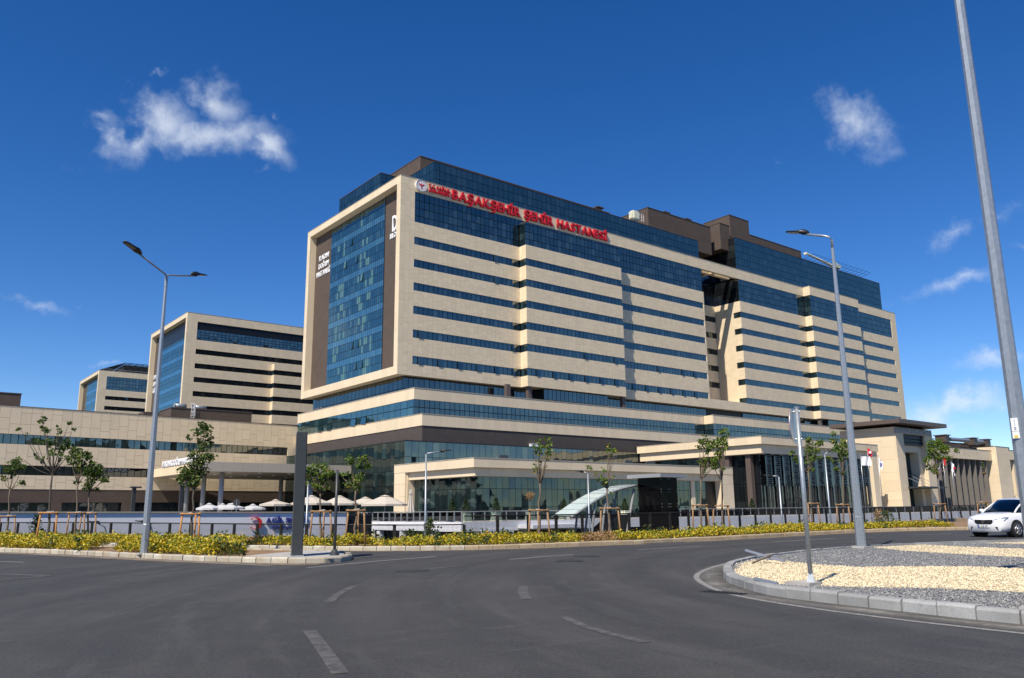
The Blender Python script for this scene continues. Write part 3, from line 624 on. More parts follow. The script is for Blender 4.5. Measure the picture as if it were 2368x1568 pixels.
# ------------------------------------------------------------------ terrace pavilion (left), lobby (right), portal, right wing
def hall(label, x0, y0, x1, y1, z1, f1, f2, gtop, inset, pil_l, pil_r, name):
    t = Thing(name, label, 'building', (x0, y0, 0.2))
    t.part('roof_slab', cubes([(x0+G, y0+G, z1-f1+0.02, x1-0.1, y1, z1-0.15)]), 'roof_grey')
    t.clad((x0, y0), XE, NY, 0, x1-x0, z1-f1, z1-0.08, 2.2, None); t.clad((x0, y0+0.26), YE, NX, 0, y1-y0-0.26, z1-f1, z1-0.08, 2.6, None)
    t.part('coping', cubes([(x0-0.05, y0-0.05, z1-0.08, x1+0.05, y0+0.6, z1), (x0-0.05, y0+0.601, z1-0.079, x0+0.6, y1, z1+0.001)]), 'grey_stone')
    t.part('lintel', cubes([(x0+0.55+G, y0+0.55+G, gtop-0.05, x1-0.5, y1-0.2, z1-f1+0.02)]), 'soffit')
    t.clad((x0+0.55, y0+0.55), XE, NY, 0, x1-x0-1.0, gtop, z1-f1, 2.2, None, 'stone'); t.clad((x0+0.55, y0+0.81), YE, NX, 0, y1-y0-1.0, gtop, z1-f1, 2.6, None, 'stone')
    t.part('floor_core', cubes([(x0+inset+G, y0+inset+G, 0.2, x1-0.6, y1-0.4, gtop-0.06)]), 'frame_dark')
    return t
p1 = hall('low terrace pavilion with beige roof band and dark reflecting glass walls', 56.1, 78.0, 105.3, 96.4, 7.48, 1.15, 0.8, 5.35, 1.2, 0, 0, 'terrace_pavilion')
zs = [0.25, 1.7, 3.9, 5.3]
p1.glaze((57.3, 79.2), XE, NY, 0, 42.6, zs, 0.98, 'green_glass', 0, 0.25, 0.05); p1.glaze((57.3, 79.46), YE, NX, 0, 13.6, zs, 0.95, 'green_glass', 0, 0.25, 0.05)
p1.clad((56.12, 93.6), YE, NX, 0, 2.78, 0.2, 6.3, 1.4, 1.6, d=-0.01); p1.part('end_wall', cubes([(56.4, 93.4, 0.2, 60, 96.3, 6.3)]), 'stone')
p1.clad((102.6, 78.02), XE, NY, 0, 2.68, 0.2, 6.3, 1.35, 1.6, d=-0.01); p1.part('end_wall', cubes([(102.65, 78.3, 0.2, 105.2, 84, 6.3)]), 'stone'); p1.part('pier', cubes([(96.5, 79.05, 0.2, 97.3, 79.6, 5.35)]), 'stone')
p1.finish()
for x, y in ((64.5, 84), (88.0, 84), (93, 84)):        # slanted panels on the pavilion roof
    t = Thing('roof_panel', {64.5: 'tilted grey panel on the pavilion roof close to its corner', 88.0: 'tilted grey panel on the pavilion roof left of the lobby eave', 93: 'tilted grey panel on the pavilion roof right under the lobby eave'}[x], 'roof panel', (x, y, 7.4), 'roof panels')
    t.part('plate', ([(x, y, 7.45), (x+1.5, y, 7.45), (x+1.8, y+0.4, 8.4), (x+0.3, y+0.4, 8.4), (x, y+0.05, 7.45), (x+1.5, y+0.05, 7.45), (x+1.8, y+0.45, 8.4), (x+0.3, y+0.45, 8.4)], [(0,1,2,3),(7,6,5,4),(0,4,5,1),(1,5,6,2),(2,6,7,3),(3,7,4,0)]), 'totem_grey')
    t.part('stay', join(tube([(x, y+1.4, 7.35), (x+0.3, y+0.5, 8.4)], 0.04, 5), tube([(x+1.5, y+1.4, 7.35), (x+1.8, y+0.5, 8.4)], 0.04, 5)), 'galvanised')
p2 = hall('taller lobby hall with projecting beige eaves and dark patterned screen front', 116.2, 80.0, 154.3, 107.9, 13.05, 1.35, 1.1, 10.2, 2.2, 0, 0, 'lobby_hall')
p2.glaze((118.4, 82.2), XE, NY, 0, 33.5, [0.25, 2.4, 5.2, 10.1], 1.32, 'dark_glass', 0, 0.25, 0.06); p2.glaze((118.4, 82.46), YE, NX, 0, 25, [0.25, 2.4, 5.2, 10.1], 1.6, 'dark_glass', 0, 0.25, 0.06)
for k in range(3): p2.part('pier', cubes([(117.3, 83.2+k*4.4, 0.2, 118.2, 84.2+k*4.4, 10.2)]), 'brown_metal')
# lattice screens: each a frame with a meander of bars
def lattice(x, y, w, z0, z1, seed):
    rr = random.Random(seed); L = []; z = z0
    while z < z1-0.3:
        h = 0.34
        L.append((x, y, z, x+w, y+0.05, z+0.07))
        s = rr.choice((0, 1, 2))
        if s != 1: L.append((x+0.1, y, z+0.07, x+0.2, y+0.05, z+h))
        if s != 0: L.append((x+w-0.2, y, z+0.07, x+w-0.1, y+0.05, z+h))
        if s == 2: L.append((x+0.3, y, z+0.18, x+w-0.3, y+0.05, z+0.25))
        z += h
    L += [(x-0.06, y-0.01, z0, x, y+0.06, z1), (x+w, y-0.01, z0, x+w+0.06, y+0.06, z1)]
    return cubes(L)
plain('screen_blue', (0.045, 0.075, 0.10), 0.35, 0.3)
for k in range(13):
    x = 118.2+k*2.6
    p2.part('lattice_screen', lattice(x, 80.62, 1.35, 5.0, 10.2, k), 'screen_blue'); p2.part('screen_leg', cubes([(x+0.1, 80.65, 0.2, x+0.3, 80.95, 5.0), (x+1.05, 80.65, 0.2, x+1.25, 80.95, 5.0)]), 'dark_metal')
    p2.part('screen_glass', cubes([(x+0.02, 80.72, 5.0, x+1.33, 80.78, 10.15)]), 'black_glass')
p2.part('end_wall', cubes([(152.2, 80.3, 0.2, 154.2, 90, 11.7)]), 'stone')
p2.finish()
po = Thing('entrance_portal', 'tall beige entrance portal with wide flat brown roof at the right', 'building', (161.8, 80, 0.2))
po.part('core', cubes([(162.1, 83.2, 0.2, 177.4, 92, 16.8), (162.1, 80.3, 15.7, 177.4, 83.2, 16.95)]), 'stone_joint')
po.clad((161.8, 80.0), XE, NY, 0, 3.2, 0.2, 15.7, 1.6, 2.2, d=0.0, t=0.3); po.clad((161.8, 80.31), YE, NX, 0, 11.6, 0.2, 17.0, 3.0, 2.1, t=0.3)
po.clad((174.2, 80.0), XE, NY, 0, 3.4, 0.2, 15.7, 1.6, 2.2, t=0.3); po.clad((161.8, 80.0), XE, NY, 0, 15.8, 15.7, 17.0, 3.9, None, 'grey_stone', t=0.3)
po.part('pier_core', cubes([(162.11, 80.31, 0.2, 164.9, 83.1, 15.6), (174.3, 80.31, 0.2, 177.4, 83.1, 15.6)]), 'stone')
po.part('screen', lattice(165.1, 80.5, 9.0, 13.6, 15.68, 5), 'screen_blue'); po.part('screen_glass', cubes([(165.02, 80.7, 13.6, 174.18, 80.75, 15.68)]), 'black_glass')
po.part('inner_frame', cubes([(165.01, 81.0, 12.2, 174.19, 83.0, 13.58), (165.01, 81.0, 0.2, 166.3, 83.0, 12.19), (172.6, 81.0, 0.2, 174.19, 83.0, 12.19)]), 'stone')
po.glaze((166.3, 82.8), XE, NY, 0, 6.3, [0.3, 2.6, 5.2, 8.6, 12.2], 1.26, 'green_glass', 0, 0.25, 0.06)
po.part('door_canopy', cubes([(164.7, 76.8, 4.75, 174.6, 82.7, 5.1)]), 'dark_metal'); po.part('canopy_stay', join(*[tube([(x, 77.2, 5.1), (x, 82.6, 8.0)], 0.05, 5) for x in (166.5, 169.5, 172.4)]), 'galvanised')
po.part('roof', cubes([(159.9, 78.0, 17.55, 180.5, 93, 18.35)]), 'brown_metal'); po.part('roof_neck', cubes([(163, 81.2, 17.0, 176.6, 91, 17.55)]), 'interior_dark')
po.finish()
t = Thing('portal_lettering', 'single line of grey letters over the entrance portal', 'sign', (161.9, 79.8, 16), 'hospital lettering')
sign_text(t, 'BAŞAKŞEHİR ŞEHİR HASTANESİ', (162.0, 79.93, 16.05), (1, 0), 0.72, 15.2, 'silver_letter', 0.12, 0.03)
rw = Thing('lobby_wing', 'low beige wing with dark vertical fins at the right edge', 'building', (178, 84, 0.2))
rw.part('core', cubes([(178.2, 87.3, 0.2, 262, 104, 13.4), (217.4, 84.3, 0.2, 224.4, 87.2, 15.2), (178.2, 84.3, 12.0, 262, 87.3, 13.9)]), 'stone_joint')
rw.clad((178.0, 84.0), XE, NY, 0, 39.1, 12.0, 14.35, 3.2, 1.2, t=0.3); rw.clad((217.1, 82.9), XE, NY, 0, 7.6, 0.2, 15.4, 2.5, 2.2, t=0.3); rw.clad((217.1, 83.21), YE, NX, 0, 4.0, 0.2, 15.4, 2.0, 2.2, t=0.3)
rw.clad((224.9, 84.0), XE, NY, 0, 37, 12.6, 14.9, 3.2, None, t=0.3)
rw.part('coping', cubes([(178, 83.95, 14.35, 217.05, 85, 14.45), (217.05, 82.85, 15.4, 224.8, 88, 15.5), (224.85, 83.95, 14.9, 262, 85, 15.0)]), 'capping')
rw.glaze((178.2, 87.2), XE, NY, 0, 38.8, [0.3, 4.0, 8.0, 12.0], 1.5, 'black_glass', 0, 0.2, 0.05); rw.glaze((225, 87.2), XE, NY, 0, 36, [0.3, 4.0, 8.0, 12.0], 1.5, 'black_glass', 0, 0.2, 0.05)
plain('fin_grey', (0.15, 0.14, 0.13), 0.6)
for k in range(12): rw.part('fin', cubes([(180.5+k*3.05, 84.35, 0.2, 180.9+k*3.05, 85.3, 12.0)]), 'fin_grey')
for k in range(10): rw.part('fin', cubes([(227+k*3.4, 84.35, 0.2, 228.4+k*3.4, 85.6, 12.6)]), 'stone')
plant(rw, 190.5, 90, 13.4, 214, 104, 16.6); plant(rw, 219, 92, 13.4, 250, 104, 17.0)
for x in (208, 224, 232): rw.part('roof_unit', join(cubes([(x, 90.5, 16.6, x+2.2, 93, 18.3)]), cubes([(x-0.25, 90.2, 18.3, x+2.5, 93.3, 18.5)])), 'capping')
rw.part('roof_pipe', join(tube([(211, 91, 17.5), (222, 91, 17.6)], 0.5, 10), tube([(226.5, 91.4, 17.6), (231.5, 91.4, 17.6)], 0.55, 10)), 'galvanised')
rw.finish()
# ------------------------------------------------------------------ ground
from mathutils.geometry import tessellate_polygon
def gz(x, y=0): return 0.006*max(0.0, x-25)
def asphalt_mat():
    t = NT('asphalt'); p = t.pos()
    big = t.noise(0.22, 5, 0.6, None, 0.6); mid = t.noise(1.6, 4, 0.6); fine = t.noise(55, 2, 0.6); grit = t.noise(140, 1)
    # worn wheel paths sweep round the junction
    sep = t.n('ShaderNodeVectorMath', {0: p, 1: (27.0, 0.0, 0)}, operation='DISTANCE').outputs['Value']
    w = t.n('ShaderNodeTexWave', {'Vector': t.n('ShaderNodeCombineXYZ', {0: sep, 1: 0.0, 2: 0.0}).outputs[0], 'Scale': 0.16, 'Distortion': 1.5, 'Detail': 2, 'Detail Scale': 0.6}).outputs[0]
    c = t.mix(t.ramp(big, 0.32, 0.68), (0.039, 0.040, 0.039), (0.068, 0.067, 0.062))
    c = t.mix(t.ramp(w, 0.35, 0.9, 0, 0.65), c, (0.031, 0.032, 0.032))
    c = t.mix(t.ramp(mid, 0.5, 0.8, 0, 0.45), c, (0.090, 0.087, 0.082))
    c = t.mix(t.ramp(fine, 0.45, 0.75, 0, 0.55), c, (0.095, 0.095, 0.097)); c = t.mix(t.ramp(grit, 0.62, 0.78, 0, 0.5), c, (0.16, 0.16, 0.16)); c = t.mix(t.ramp(fine, 0.5, 0.25, 0, 0.55), c, (0.018, 0.019, 0.021))
    # short scuffs
    st = t.n('ShaderNodeVectorMath', {0: p, 1: (0.5, 5.0, 1.0)}, operation='MULTIPLY').outputs[0]
    rot = t.n('ShaderNodeVectorRotate', {'Vector': st, 'Angle': 0.0}).outputs[0]
    c = t.mix(t.ramp(t.noise(0.8, 6, 0.7, rot, 0.4), 0.58, 0.72, 0, 0.45), c, (0.11, 0.11, 0.108))
    arc = t.n('ShaderNodeCombineXYZ', {0: t.math('MULTIPLY', sep, 1.7), 1: t.math('MULTIPLY', t.n('ShaderNodeSeparateXYZ', {0: p}).outputs[1], 0.25), 2: 0.0}).outputs[0]
    c = t.mix(t.ramp(t.noise(0.7, 5, 0.65, arc), 0.50, 0.66, 0, 0.55), c, (0.031, 0.031, 0.031)); c = t.mix(t.ramp(t.noise(0.9, 5, 0.65, arc), 0.47, 0.33, 0, 0.42), c, (0.100, 0.100, 0.096))
    spot = t.n('ShaderNodeTexVoronoi', {'Vector': p, 'Scale': 0.55, 'Randomness': 1.0}).outputs['Distance']; c = t.mix(t.math('MULTIPLY', t.ramp(t.math('ADD', spot, t.math('MULTIPLY', mid, 0.12)), 0.15, 0.06), 0.5), c, (0.018, 0.018, 0.02))
    c = t.mix(t.ramp(t.noise(26, 4, 0.8), 0.42, 0.68, 0, 0.42), c, (0.115, 0.115, 0.112)); c = t.mix(t.ramp(t.noise(33, 4, 0.8), 0.58, 0.34, 0, 0.5), c, (0.017, 0.018, 0.019))
    t.pbr(c, t.ramp(mid, 0.3, 0.8, 0.72, 0.86), 0, t.bump(t.math('ADD', fine, grit), 0.35, 0.012), 0.35); return t.m
asphalt_mat()
def soil_mat():
    t = NT('soil'); c = t.mix(t.ramp(t.noise(2.2, 5, 0.65), 0.3, 0.7), (0.17, 0.105, 0.06), (0.33, 0.22, 0.13)); c = t.mix(t.ramp(t.noise(30, 3), 0.55, 0.75, 0, 0.5), c, (0.42, 0.33, 0.24))
    t.pbr(c, 0.95, 0, t.bump(t.noise(18, 4), 0.6, 0.03), 0.2)
soil_mat()
def gravel_mat(name, a, b, cc):
    t = NT(name); v = t.n('ShaderNodeTexVoronoi', {'Vector': t.pos(), 'Scale': 42.0}); k = t.n('ShaderNodeSeparateColor', {0: v.outputs['Color']}).outputs[0]
    c = t.mix(k, a, b); c = t.mix(t.ramp(k, 0.88, 0.95), c, cc); c = t.mix(t.ramp(v.outputs['Distance'], 0.35, 0.75, 0, 0.4), c, tuple(x*0.3 for x in a))
    t.pbr(c, 0.85, 0, t.bump(t.math('SUBTRACT', 1.0, v.outputs['Distance']), 0.8, 0.04), 0.3)
gravel_mat('grey_gravel', (0.17, 0.175, 0.185), (0.30, 0.31, 0.32), (0.52, 0.5, 0.45)); gravel_mat('cream_gravel', (0.64, 0.54, 0.35), (0.78, 0.68, 0.47), (0.5, 0.36, 0.18))
def pebble_mat(name, a, b, c2):
    t = NT(name); r = t.rand(); c = t.mix(r, a, b); c = t.mix(t.ramp(r, 0.90, 0.93), c, c2); t.pbr(c, 0.8, 0, None, 0.3)
pebble_mat('grey_pebble', (0.17, 0.175, 0.18), (0.32, 0.325, 0.33), (0.48, 0.46, 0.42)); pebble_mat('cream_pebble', (0.72, 0.62, 0.42), (0.82, 0.73, 0.53), (0.58, 0.43, 0.24))
def paint_mat():
    t = NT('road_paint'); n = t.math('ADD', t.noise(7, 5, 0.7), t.math('MULTIPLY', t.noise(45, 3, 0.7), 0.5)); c = t.mix(t.ramp(n, 0.55, 0.95), (0.33, 0.32, 0.30), (0.13, 0.13, 0.13)); t.pbr(c, 0.8, 0, None, 0.3)
    t = NT('road_paint_worn'); n = t.math('ADD', t.noise(5, 5, 0.7), t.math('MULTIPLY', t.noise(45, 3, 0.7), 0.6)); c = t.mix(t.ramp(n, 0.5, 0.95), (0.150, 0.149, 0.144), (0.055, 0.055, 0.055)); t.pbr(c, 0.8, 0, None, 0.3)
paint_mat()
def kerb_mat(name, col, dirt):
    t = NT(name); r = t.rand(); c = t.mix(r, tuple(v*0.76 for v in col), tuple(v*1.1 for v in col)); c = t.mix(t.ramp(t.noise(2.1, 6, 0.75), 0.40, 0.66, 0, 0.8), c, dirt); c = t.mix(t.ramp(t.noise(28, 4), 0.5, 0.75, 0, 0.4), c, tuple(v*0.55 for v in col))
    t.pbr(c, 0.88, 0, t.bump(t.noise(30, 4), 0.35, 0.01), 0.3)
kerb_mat('kerb_grey', (0.36, 0.37, 0.37), (0.24, 0.24, 0.235)); kerb_mat('kerb_pale', (0.50, 0.48, 0.40), (0.36, 0.28, 0.19)); kerb_mat('kerb_sandy', (0.46, 0.39, 0.27), (0.36, 0.25, 0.14))

def sheet(name, pts, mat, z, thick=None, kind='structure', parent=None, fz=gz):
    P = [Vector((x, y, 0)) for x, y in pts]; tri = tessellate_polygon([P]); n = len(P)
    V = [(x, y, fz(x, y)+z) for x, y in pts]
    F = []
    for a, b, c in tri:
        nrm = (P[b]-P[a]).cross(P[c]-P[a]).z; F.append((a, b, c) if nrm > 0 else (a, c, b))
    if thick:
        V += [(x, y, fz(x, y)+z-thick) for x, y in pts]
        ar = sum(P[i].x*P[(i+1) % n].y-P[(i+1) % n].x*P[i].y for i in range(n))
        for i in range(n):
            j = (i+1) % n; F.append((i, i+n, j+n, j) if ar > 0 else (j, j+n, i+n, i))
    o = bpy.data.objects.new(name, mesh_from(name, V, F, mat)); link(o, parent)
    if kind and parent is None: o['kind'] = kind
    elif kind == 'stuff': o['kind'] = 'stuff'
    return o
g = []
for r in (0, 250, 600, 1500, 4500): g.append(r)
V, F = [(60, 60, -4.0)], []
for r in g[1:]: V += [(60+r*math.cos(k*math.pi/16), 60+r*math.sin(k*math.pi/16), -4.0) for k in range(32)]
for k in range(32): F.append((0, 1+k, 1+(k+1) % 32))
for q in range(len(g)-2):
    for k in range(32): a0 = 1+q*32; F.append((a0+k, a0+32+k, a0+32+(k+1) % 32, a0+(k+1) % 32))
plain('dry_grass', (0.075, 0.075, 0.045), 0.95, 0, 0.35, 0.03); plain('wooded_hill', (0.03, 0.05, 0.022), 0.95, 0, 0.45, 0.05)
o = link(bpy.data.objects.new('ground', mesh_from('ground', V, F, 'dry_grass'))); o['kind'] = 'structure'
# wooded rise on the far side of the road, behind the viewer (mirrored in the glass; unseen itself, raised to darken the reflections)
V, F = [], []; nn_ = 90; rr = random.Random(3)
for k in range(nn_+1):
    q = R(150+170*k/nn_); h = 24+8*math.sin(k*0.31)+5*math.sin(k*0.83+1)+rr.uniform(-2.5, 2.5)
    for rr_, zz in ((170, -4), (185, h*0.45), (215, h+2), (320, h+14), (420, -4)): V.append((rr_*math.cos(q), rr_*math.sin(q), zz))
for k in range(nn_):
    for j in range(4): a0 = k*5+j; F.append((a0, a0+1, a0+6, a0+5))
o = link(bpy.data.objects.new('hills', mesh_from('hills', V, F, 'wooded_hill'))); o['kind'] = 'structure'

KERB = [(-6, 68), (2, 52), (6.5, 43.5), (11.9, 30.74), (12.87, 28.52), (13.7, 27.0), (14.71, 25.57), (16.36, 24.2), (18.66, 23.43), (21.48, 23.0), (24.38, 22.6), (29.6, 22.2), (34, 22.1), (38, 21.9), (41.5, 21.0), (44.5, 19.2), (46.8, 16.6), (48.6, 12), (49.2, 4), (49, -20)]
FENCE = [(-3, 68.5), (2.6, 57), (5.9, 50.1), (8.96, 44.35), (12.72, 35.5), (14.5, 31.2), (16.5, 27.6), (19.5, 25.92), (23.5, 25.4), (28, 25.3), (33.5, 25.5), (45, 25.7), (58, 25.4), (85, 24.6)]
# road plateau: columns of quads from behind the viewer up to the fence line
cols = [(-260, 68), (-3, 68.5)] + FENCE[1:10] + [(33.5, 25.5), (45, 25.7), (58, 25.4), (85, 24.6), (160, 24)]
V, F = [], []
for x, y in cols: V += [(x, -260, gz(x)), (x, 0, gz(x)), (x, y-0.001, gz(x)), (x, y, gz(x)-4.0)]
for i in range(len(cols)-1):
    for k in range(3): a0, b0 = i*4+k, i*4+4+k; F.append((a0, b0, b0+1, a0+1))
o = link(bpy.data.objects.new('road', mesh_from('road', V, F, 'asphalt'))); o['kind'] = 'structure'; road = o

def resample(pts, step, closed=False):
    P = [Vector((x, y)) for x, y in pts]
    if closed: P.append(P[0])
    # smooth by one chaikin pass, then walk in equal steps
    for _ in range(2):
        Q = [P[0]]
        for a_, b_ in zip(P, P[1:]): Q += [a_*0.75+b_*0.25, a_*0.25+b_*0.75]
        Q.append(P[-1]); P = Q
    out = [P[0]]; need = step
    for a_, b_ in zip(P, P[1:]):
        L = (b_-a_).length; s = 0
        while L-s >= need: s += need; out.append(a_.lerp(b_, s/L)); need = step
        need -= (L-s)
    return out
def kerb(parent, pts, mat, step, side, h=0.15, w=0.16, vis=None, seed=0):
    """kerb stones one by one; side +1: stones lie to the left of the walking direction"""
    S = resample(pts, step); rr = random.Random(seed)
    for a_, b_ in zip(S, S[1:]):
        if vis and not vis(a_, b_): continue
        d = (b_-a_).normalized(); nrm = Vector((-d.y, d.x))*side; gp = 0.012
        A, Bq = a_+d*gp, b_-d*gp; hz = h+rr.uniform(-0.008, 0.008); jj = nrm*rr.uniform(-0.012, 0.012); A, Bq = A+jj, Bq+jj
        prof = [(0, -0.05), (0.0, hz-0.035), (0.025, hz), (w, hz), (w, -0.05)]
        V = [(*(p+nrm*q), gz(p.x)+z) for p in (A, Bq) for q, z in prof]
        F = [(0, 1, 6, 5), (1, 2, 7, 6), (2, 3, 8, 7), (3, 4, 9, 8), (0, 5, 9, 4), (4, 3, 2, 1, 0), (5, 6, 7, 8, 9)]
        if side < 0: F = [f[::-1] for f in F]
        c = (A+Bq)/2; me = mesh_from('kerb_stone', [(x-c.x, y-c.y, z-gz(c.x)) for x, y, z in V], F, mat(c) if callable(mat) else mat)
        o = bpy.data.objects.new('kerb_stone', me); link(o, parent); o.location = (c.x, c.y, gz(c.x))

def offset_in(pts, d):                             # to the left of the walking direction
    out = []
    for i, p in enumerate(pts):
        a_ = Vector(pts[max(i-1, 0)]); b_ = Vector(pts[min(i+1, len(pts)-1)]); t_ = (b_-a_).normalized(); out.append((p[0]-t_.y*d, p[1]+t_.x*d))
    return out
# verge with the hedge and the fence (walking KERB left to right the verge is on the left)
verge = sheet('verge', offset_in(KERB, 0.10) + [(85, -20), (85, 24.55)] + [(x, y-0.06) for x, y in reversed(FENCE)], 'soil', 0.11)
kerb(verge, KERB, lambda p: 'kerb_pale' if p.x < 17 else 'kerb_sandy', 0.52, 1, seed=1)
ISL = [(-5, 60), (1.2, 45), (4.41, 36.71), (5.8, 32.7), (6.75, 28.9), (7.66, 25.35), (8.67, 22.54), (9.43, 21.34), (10.2, 20.75), (11.0, 21.2), (11.64, 22.3), (12.1, 23.6), (12.1, 24.8), (11.5, 26.6), (10.5, 29.2), (8.9, 33), (5.3, 41.5), (-1, 56)]
isl = sheet('median_island', offset_in(ISL, 0.10), 'soil', 0.11)
kerb(isl, ISL, 'kerb_pale', 0.52, 1, seed=3)
sheet('island_paving', [(9.0, 23.9), (9.35, 22.3), (9.75, 21.3), (10.2, 20.95), (10.9, 21.4), (11.45, 22.5), (11.9, 23.6), (11.9, 24.8), (11.6, 25.6)], 'concrete', 0.13, 0.05)
RND = [(37, 8.6), (33.4, 10.4), (31.36, 11.46), (29.8, 12.1), (28.1, 12.8), (26.4, 13.4), (24.4, 13.75), (20.5, 13.4), (17.6, 12.75), (15.48, 11.85), (13.96, 10.74), (12.89, 9.87), (12.13, 8.97), (11.4, 8.02), (11.17, 7.3), (11.0, 6.4), (10.9, 5.7), (10.77, 5.06), (10.7, 4.5), (10.66, 3.6), (10.7, 2.0), (11.2, 0.0), (13, -6), (20, -12), (32, -12), (40, -4), (41, 4)]
flat = lambda x, y=0: 0.0
rnd = sheet('roundabout_island', offset_in(RND, 0.12), 'grey_gravel', 0.115, fz=flat)
kerb(rnd, RND+[RND[0]], 'kerb_grey', 0.5, 1, h=0.16, w=0.17, seed=4)
CREAM1 = [(14.1, 10.55), (15.58, 11.45), (17.0, 12.2), (17.08, 11.54), (16.49, 10.22), (16.38, 9.15), (17.28, 8.51), (18.0, 7.66), (18.09, 6.68), (18.2, 4), (18.5, 0), (13.5, 0), (13.3, 3), (13.22, 4.92), (12.93, 6.18), (12.27, 7.01), (12.14, 7.43), (12.03, 7.88), (11.93, 8.49), (12.87, 9.55), (13.6, 10.2)]
CREAM2 = [(24.5, 13.2), (27.03, 12.9), (26.41, 11.16), (26.0, 9.54), (25.5, 5), (21.5, 5), (21.88, 8.05), (22.36, 9.84), (23.02, 11.47), (24.2, 12.8)]
CREAM3 = [(29.3, 12.0), (31.2, 11.2), (31, 8), (29, 8.5)]
for c in (CREAM1, CREAM2, CREAM3): sheet('gravel_bed', c, 'cream_gravel', 0.121, fz=flat)
def inside(poly, X, Y):
    r = np.zeros(len(X), bool); n = len(poly)
    for i in range(n):
        (x1, y1), (x2, y2) = poly[i], poly[(i+1) % n]
        c = ((y1 > Y) != (y2 > Y)); r ^= c & (X < (x2-x1)*(Y-y1)/((y2-y1) if y2 != y1 else 1e-9)+x1)
    return r
nr = np.random.default_rng(5)
N = 170000; X = nr.uniform(10.7, 33, N); Y = nr.uniform(2.6, 14, N)
keep = nr.uniform(0, 1, N) < np.clip(1.5-np.hypot(X, Y)/22, 0.28, 1); X, Y = X[keep], Y[keep]
okr = inside(offset_in(RND, 0.22), X, Y); X, Y = X[okr], Y[okr]
jx, jy = X+nr.normal(0, 0.07, len(X)), Y+nr.normal(0, 0.07, len(X))
cream = inside(CREAM1, jx, jy) | inside(CREAM2, jx, jy) | inside(CREAM3, jx, jy)
def pebbles(name, X, Y, mat, label):
    n = len(X); oct_ = np.array([(1,0,0),(0,1,0),(-1,0,0),(0,-1,0),(0,0,1),(0,0,-1)], float)
    sc = nr.uniform(0.007, 0.017, (n, 1, 1))*nr.uniform(0.6, 1.3, (n, 1, 3)); pt = oct_[None]*sc + nr.normal(0, 0.004, (n, 6, 3)); a_ = nr.uniform(0, 6.28, n); c, s = np.cos(a_)[:, None], np.sin(a_)[:, None]
    px, py = pt[..., 0]*c-pt[..., 1]*s, pt[..., 0]*s+pt[..., 1]*c
    V = np.stack([px+X[:, None], py+Y[:, None], pt[..., 2]*0.8+0.126], -1).reshape(-1, 3)
    f8 = np.array([(0,1,4),(1,2,4),(2,3,4),(3,0,4),(1,0,5),(2,1,5),(3,2,5),(0,3,5)]); F = (f8[None]+6*np.arange(n)[:, None, None]).reshape(-1, 3)
    me = bpy.data.meshes.new(name); me.from_pydata(V.tolist(), [], F.tolist()); me.materials.append(MATS[mat]); o = link(bpy.data.objects.new(name, me)); tag(o, label, 'gravel', None, 'stuff')
pebbles('grey_gravel_stones', X[~cream], Y[~cream], 'grey_pebble', 'loose grey gravel on the roundabout island'); pebbles('cream_gravel_stones', X[cream], Y[cream], 'cream_pebble', 'loose cream gravel in curved bands on the roundabout island')

# painted lines, 4 mm above the asphalt
def stripe(pts, w, mat='road_paint', smooth=True, z=0.004):
    P = resample(pts, 0.25) if smooth else [Vector(p) for p in pts]
    V, F = [], []
    for i, p in enumerate(P):
        d = (P[min(i+1, len(P)-1)]-P[max(i-1, 0)]).normalized(); n = Vector((-d.y, d.x))*(w/2); V += [(p.x+n.x, p.y+n.y, gz(p.x)+z), (p.x-n.x, p.y-n.y, gz(p.x)+z)]
    for i in range(len(P)-1): F.append((2*i+1, 2*i+3, 2*i+2, 2*i))
    o = bpy.data.objects.new('lane_marking', mesh_from('lane_marking', V, F, mat)); link(o, road)
stripe([(23, 14.25), (19.9, 14.0), (16.9, 12.95), (14.99, 12.04), (13.41, 11.04), (12.12, 9.78), (11.05, 8.46), (10.43, 6.94), (10.09, 5.41), (9.94, 4.0), (9.9, 2)], 0.11)
stripe([(4.30, 9.27), (3.85, 7.95), (3.37, 6.6)], 0.15, 'road_paint_worn'); stripe([(5.80, 11.85), (6.6, 13.1), (7.42, 14.1)], 0.15, 'road_paint_worn'); stripe([(9.66, 11.86), (8.9, 11.0), (8.25, 10.06)], 0.17, 'road_paint_worn'); stripe([(7.28, 8.15), (6.8, 7.2), (6.52, 6.03)], 0.13, 'road_paint_worn')
stripe([(8.9, 19.45), (11.6, 20.6), (13.97, 21.24)], 0.13); stripe([(10.7, 16.8), (12.17, 17.33)], 0.12, 'road_paint_worn'); stripe([(14.42, 18.36), (17.53, 18.96)], 0.12); stripe([(20.84, 19.47), (24.2, 19.5)], 0.12); stripe([(28.3, 19.3), (32.4, 19.0)], 0.12); stripe([(37, 18.0), (39.5, 17.4)], 0.12)
stripe([(16.9, 16.2), (18.9, 16.8)], 0.1, 'road_paint_worn'); stripe([(23.5, 17.1), (27.5, 17.2)], 0.1, 'road_paint_worn')
stripe([(3.53, 29.12), (4.04, 27.84)], 0.12); stripe([(2.81, 22.94), (3.62, 21.36)], 0.25, 'road_paint_worn'); stripe([(2.4, 20.9), (3.62, 21.36)], 0.2, 'road_paint_worn'); stripe([(3.9, 37.5), (6.2, 29.5), (7.5, 24.9), (8.6, 20.7)], 0.10)
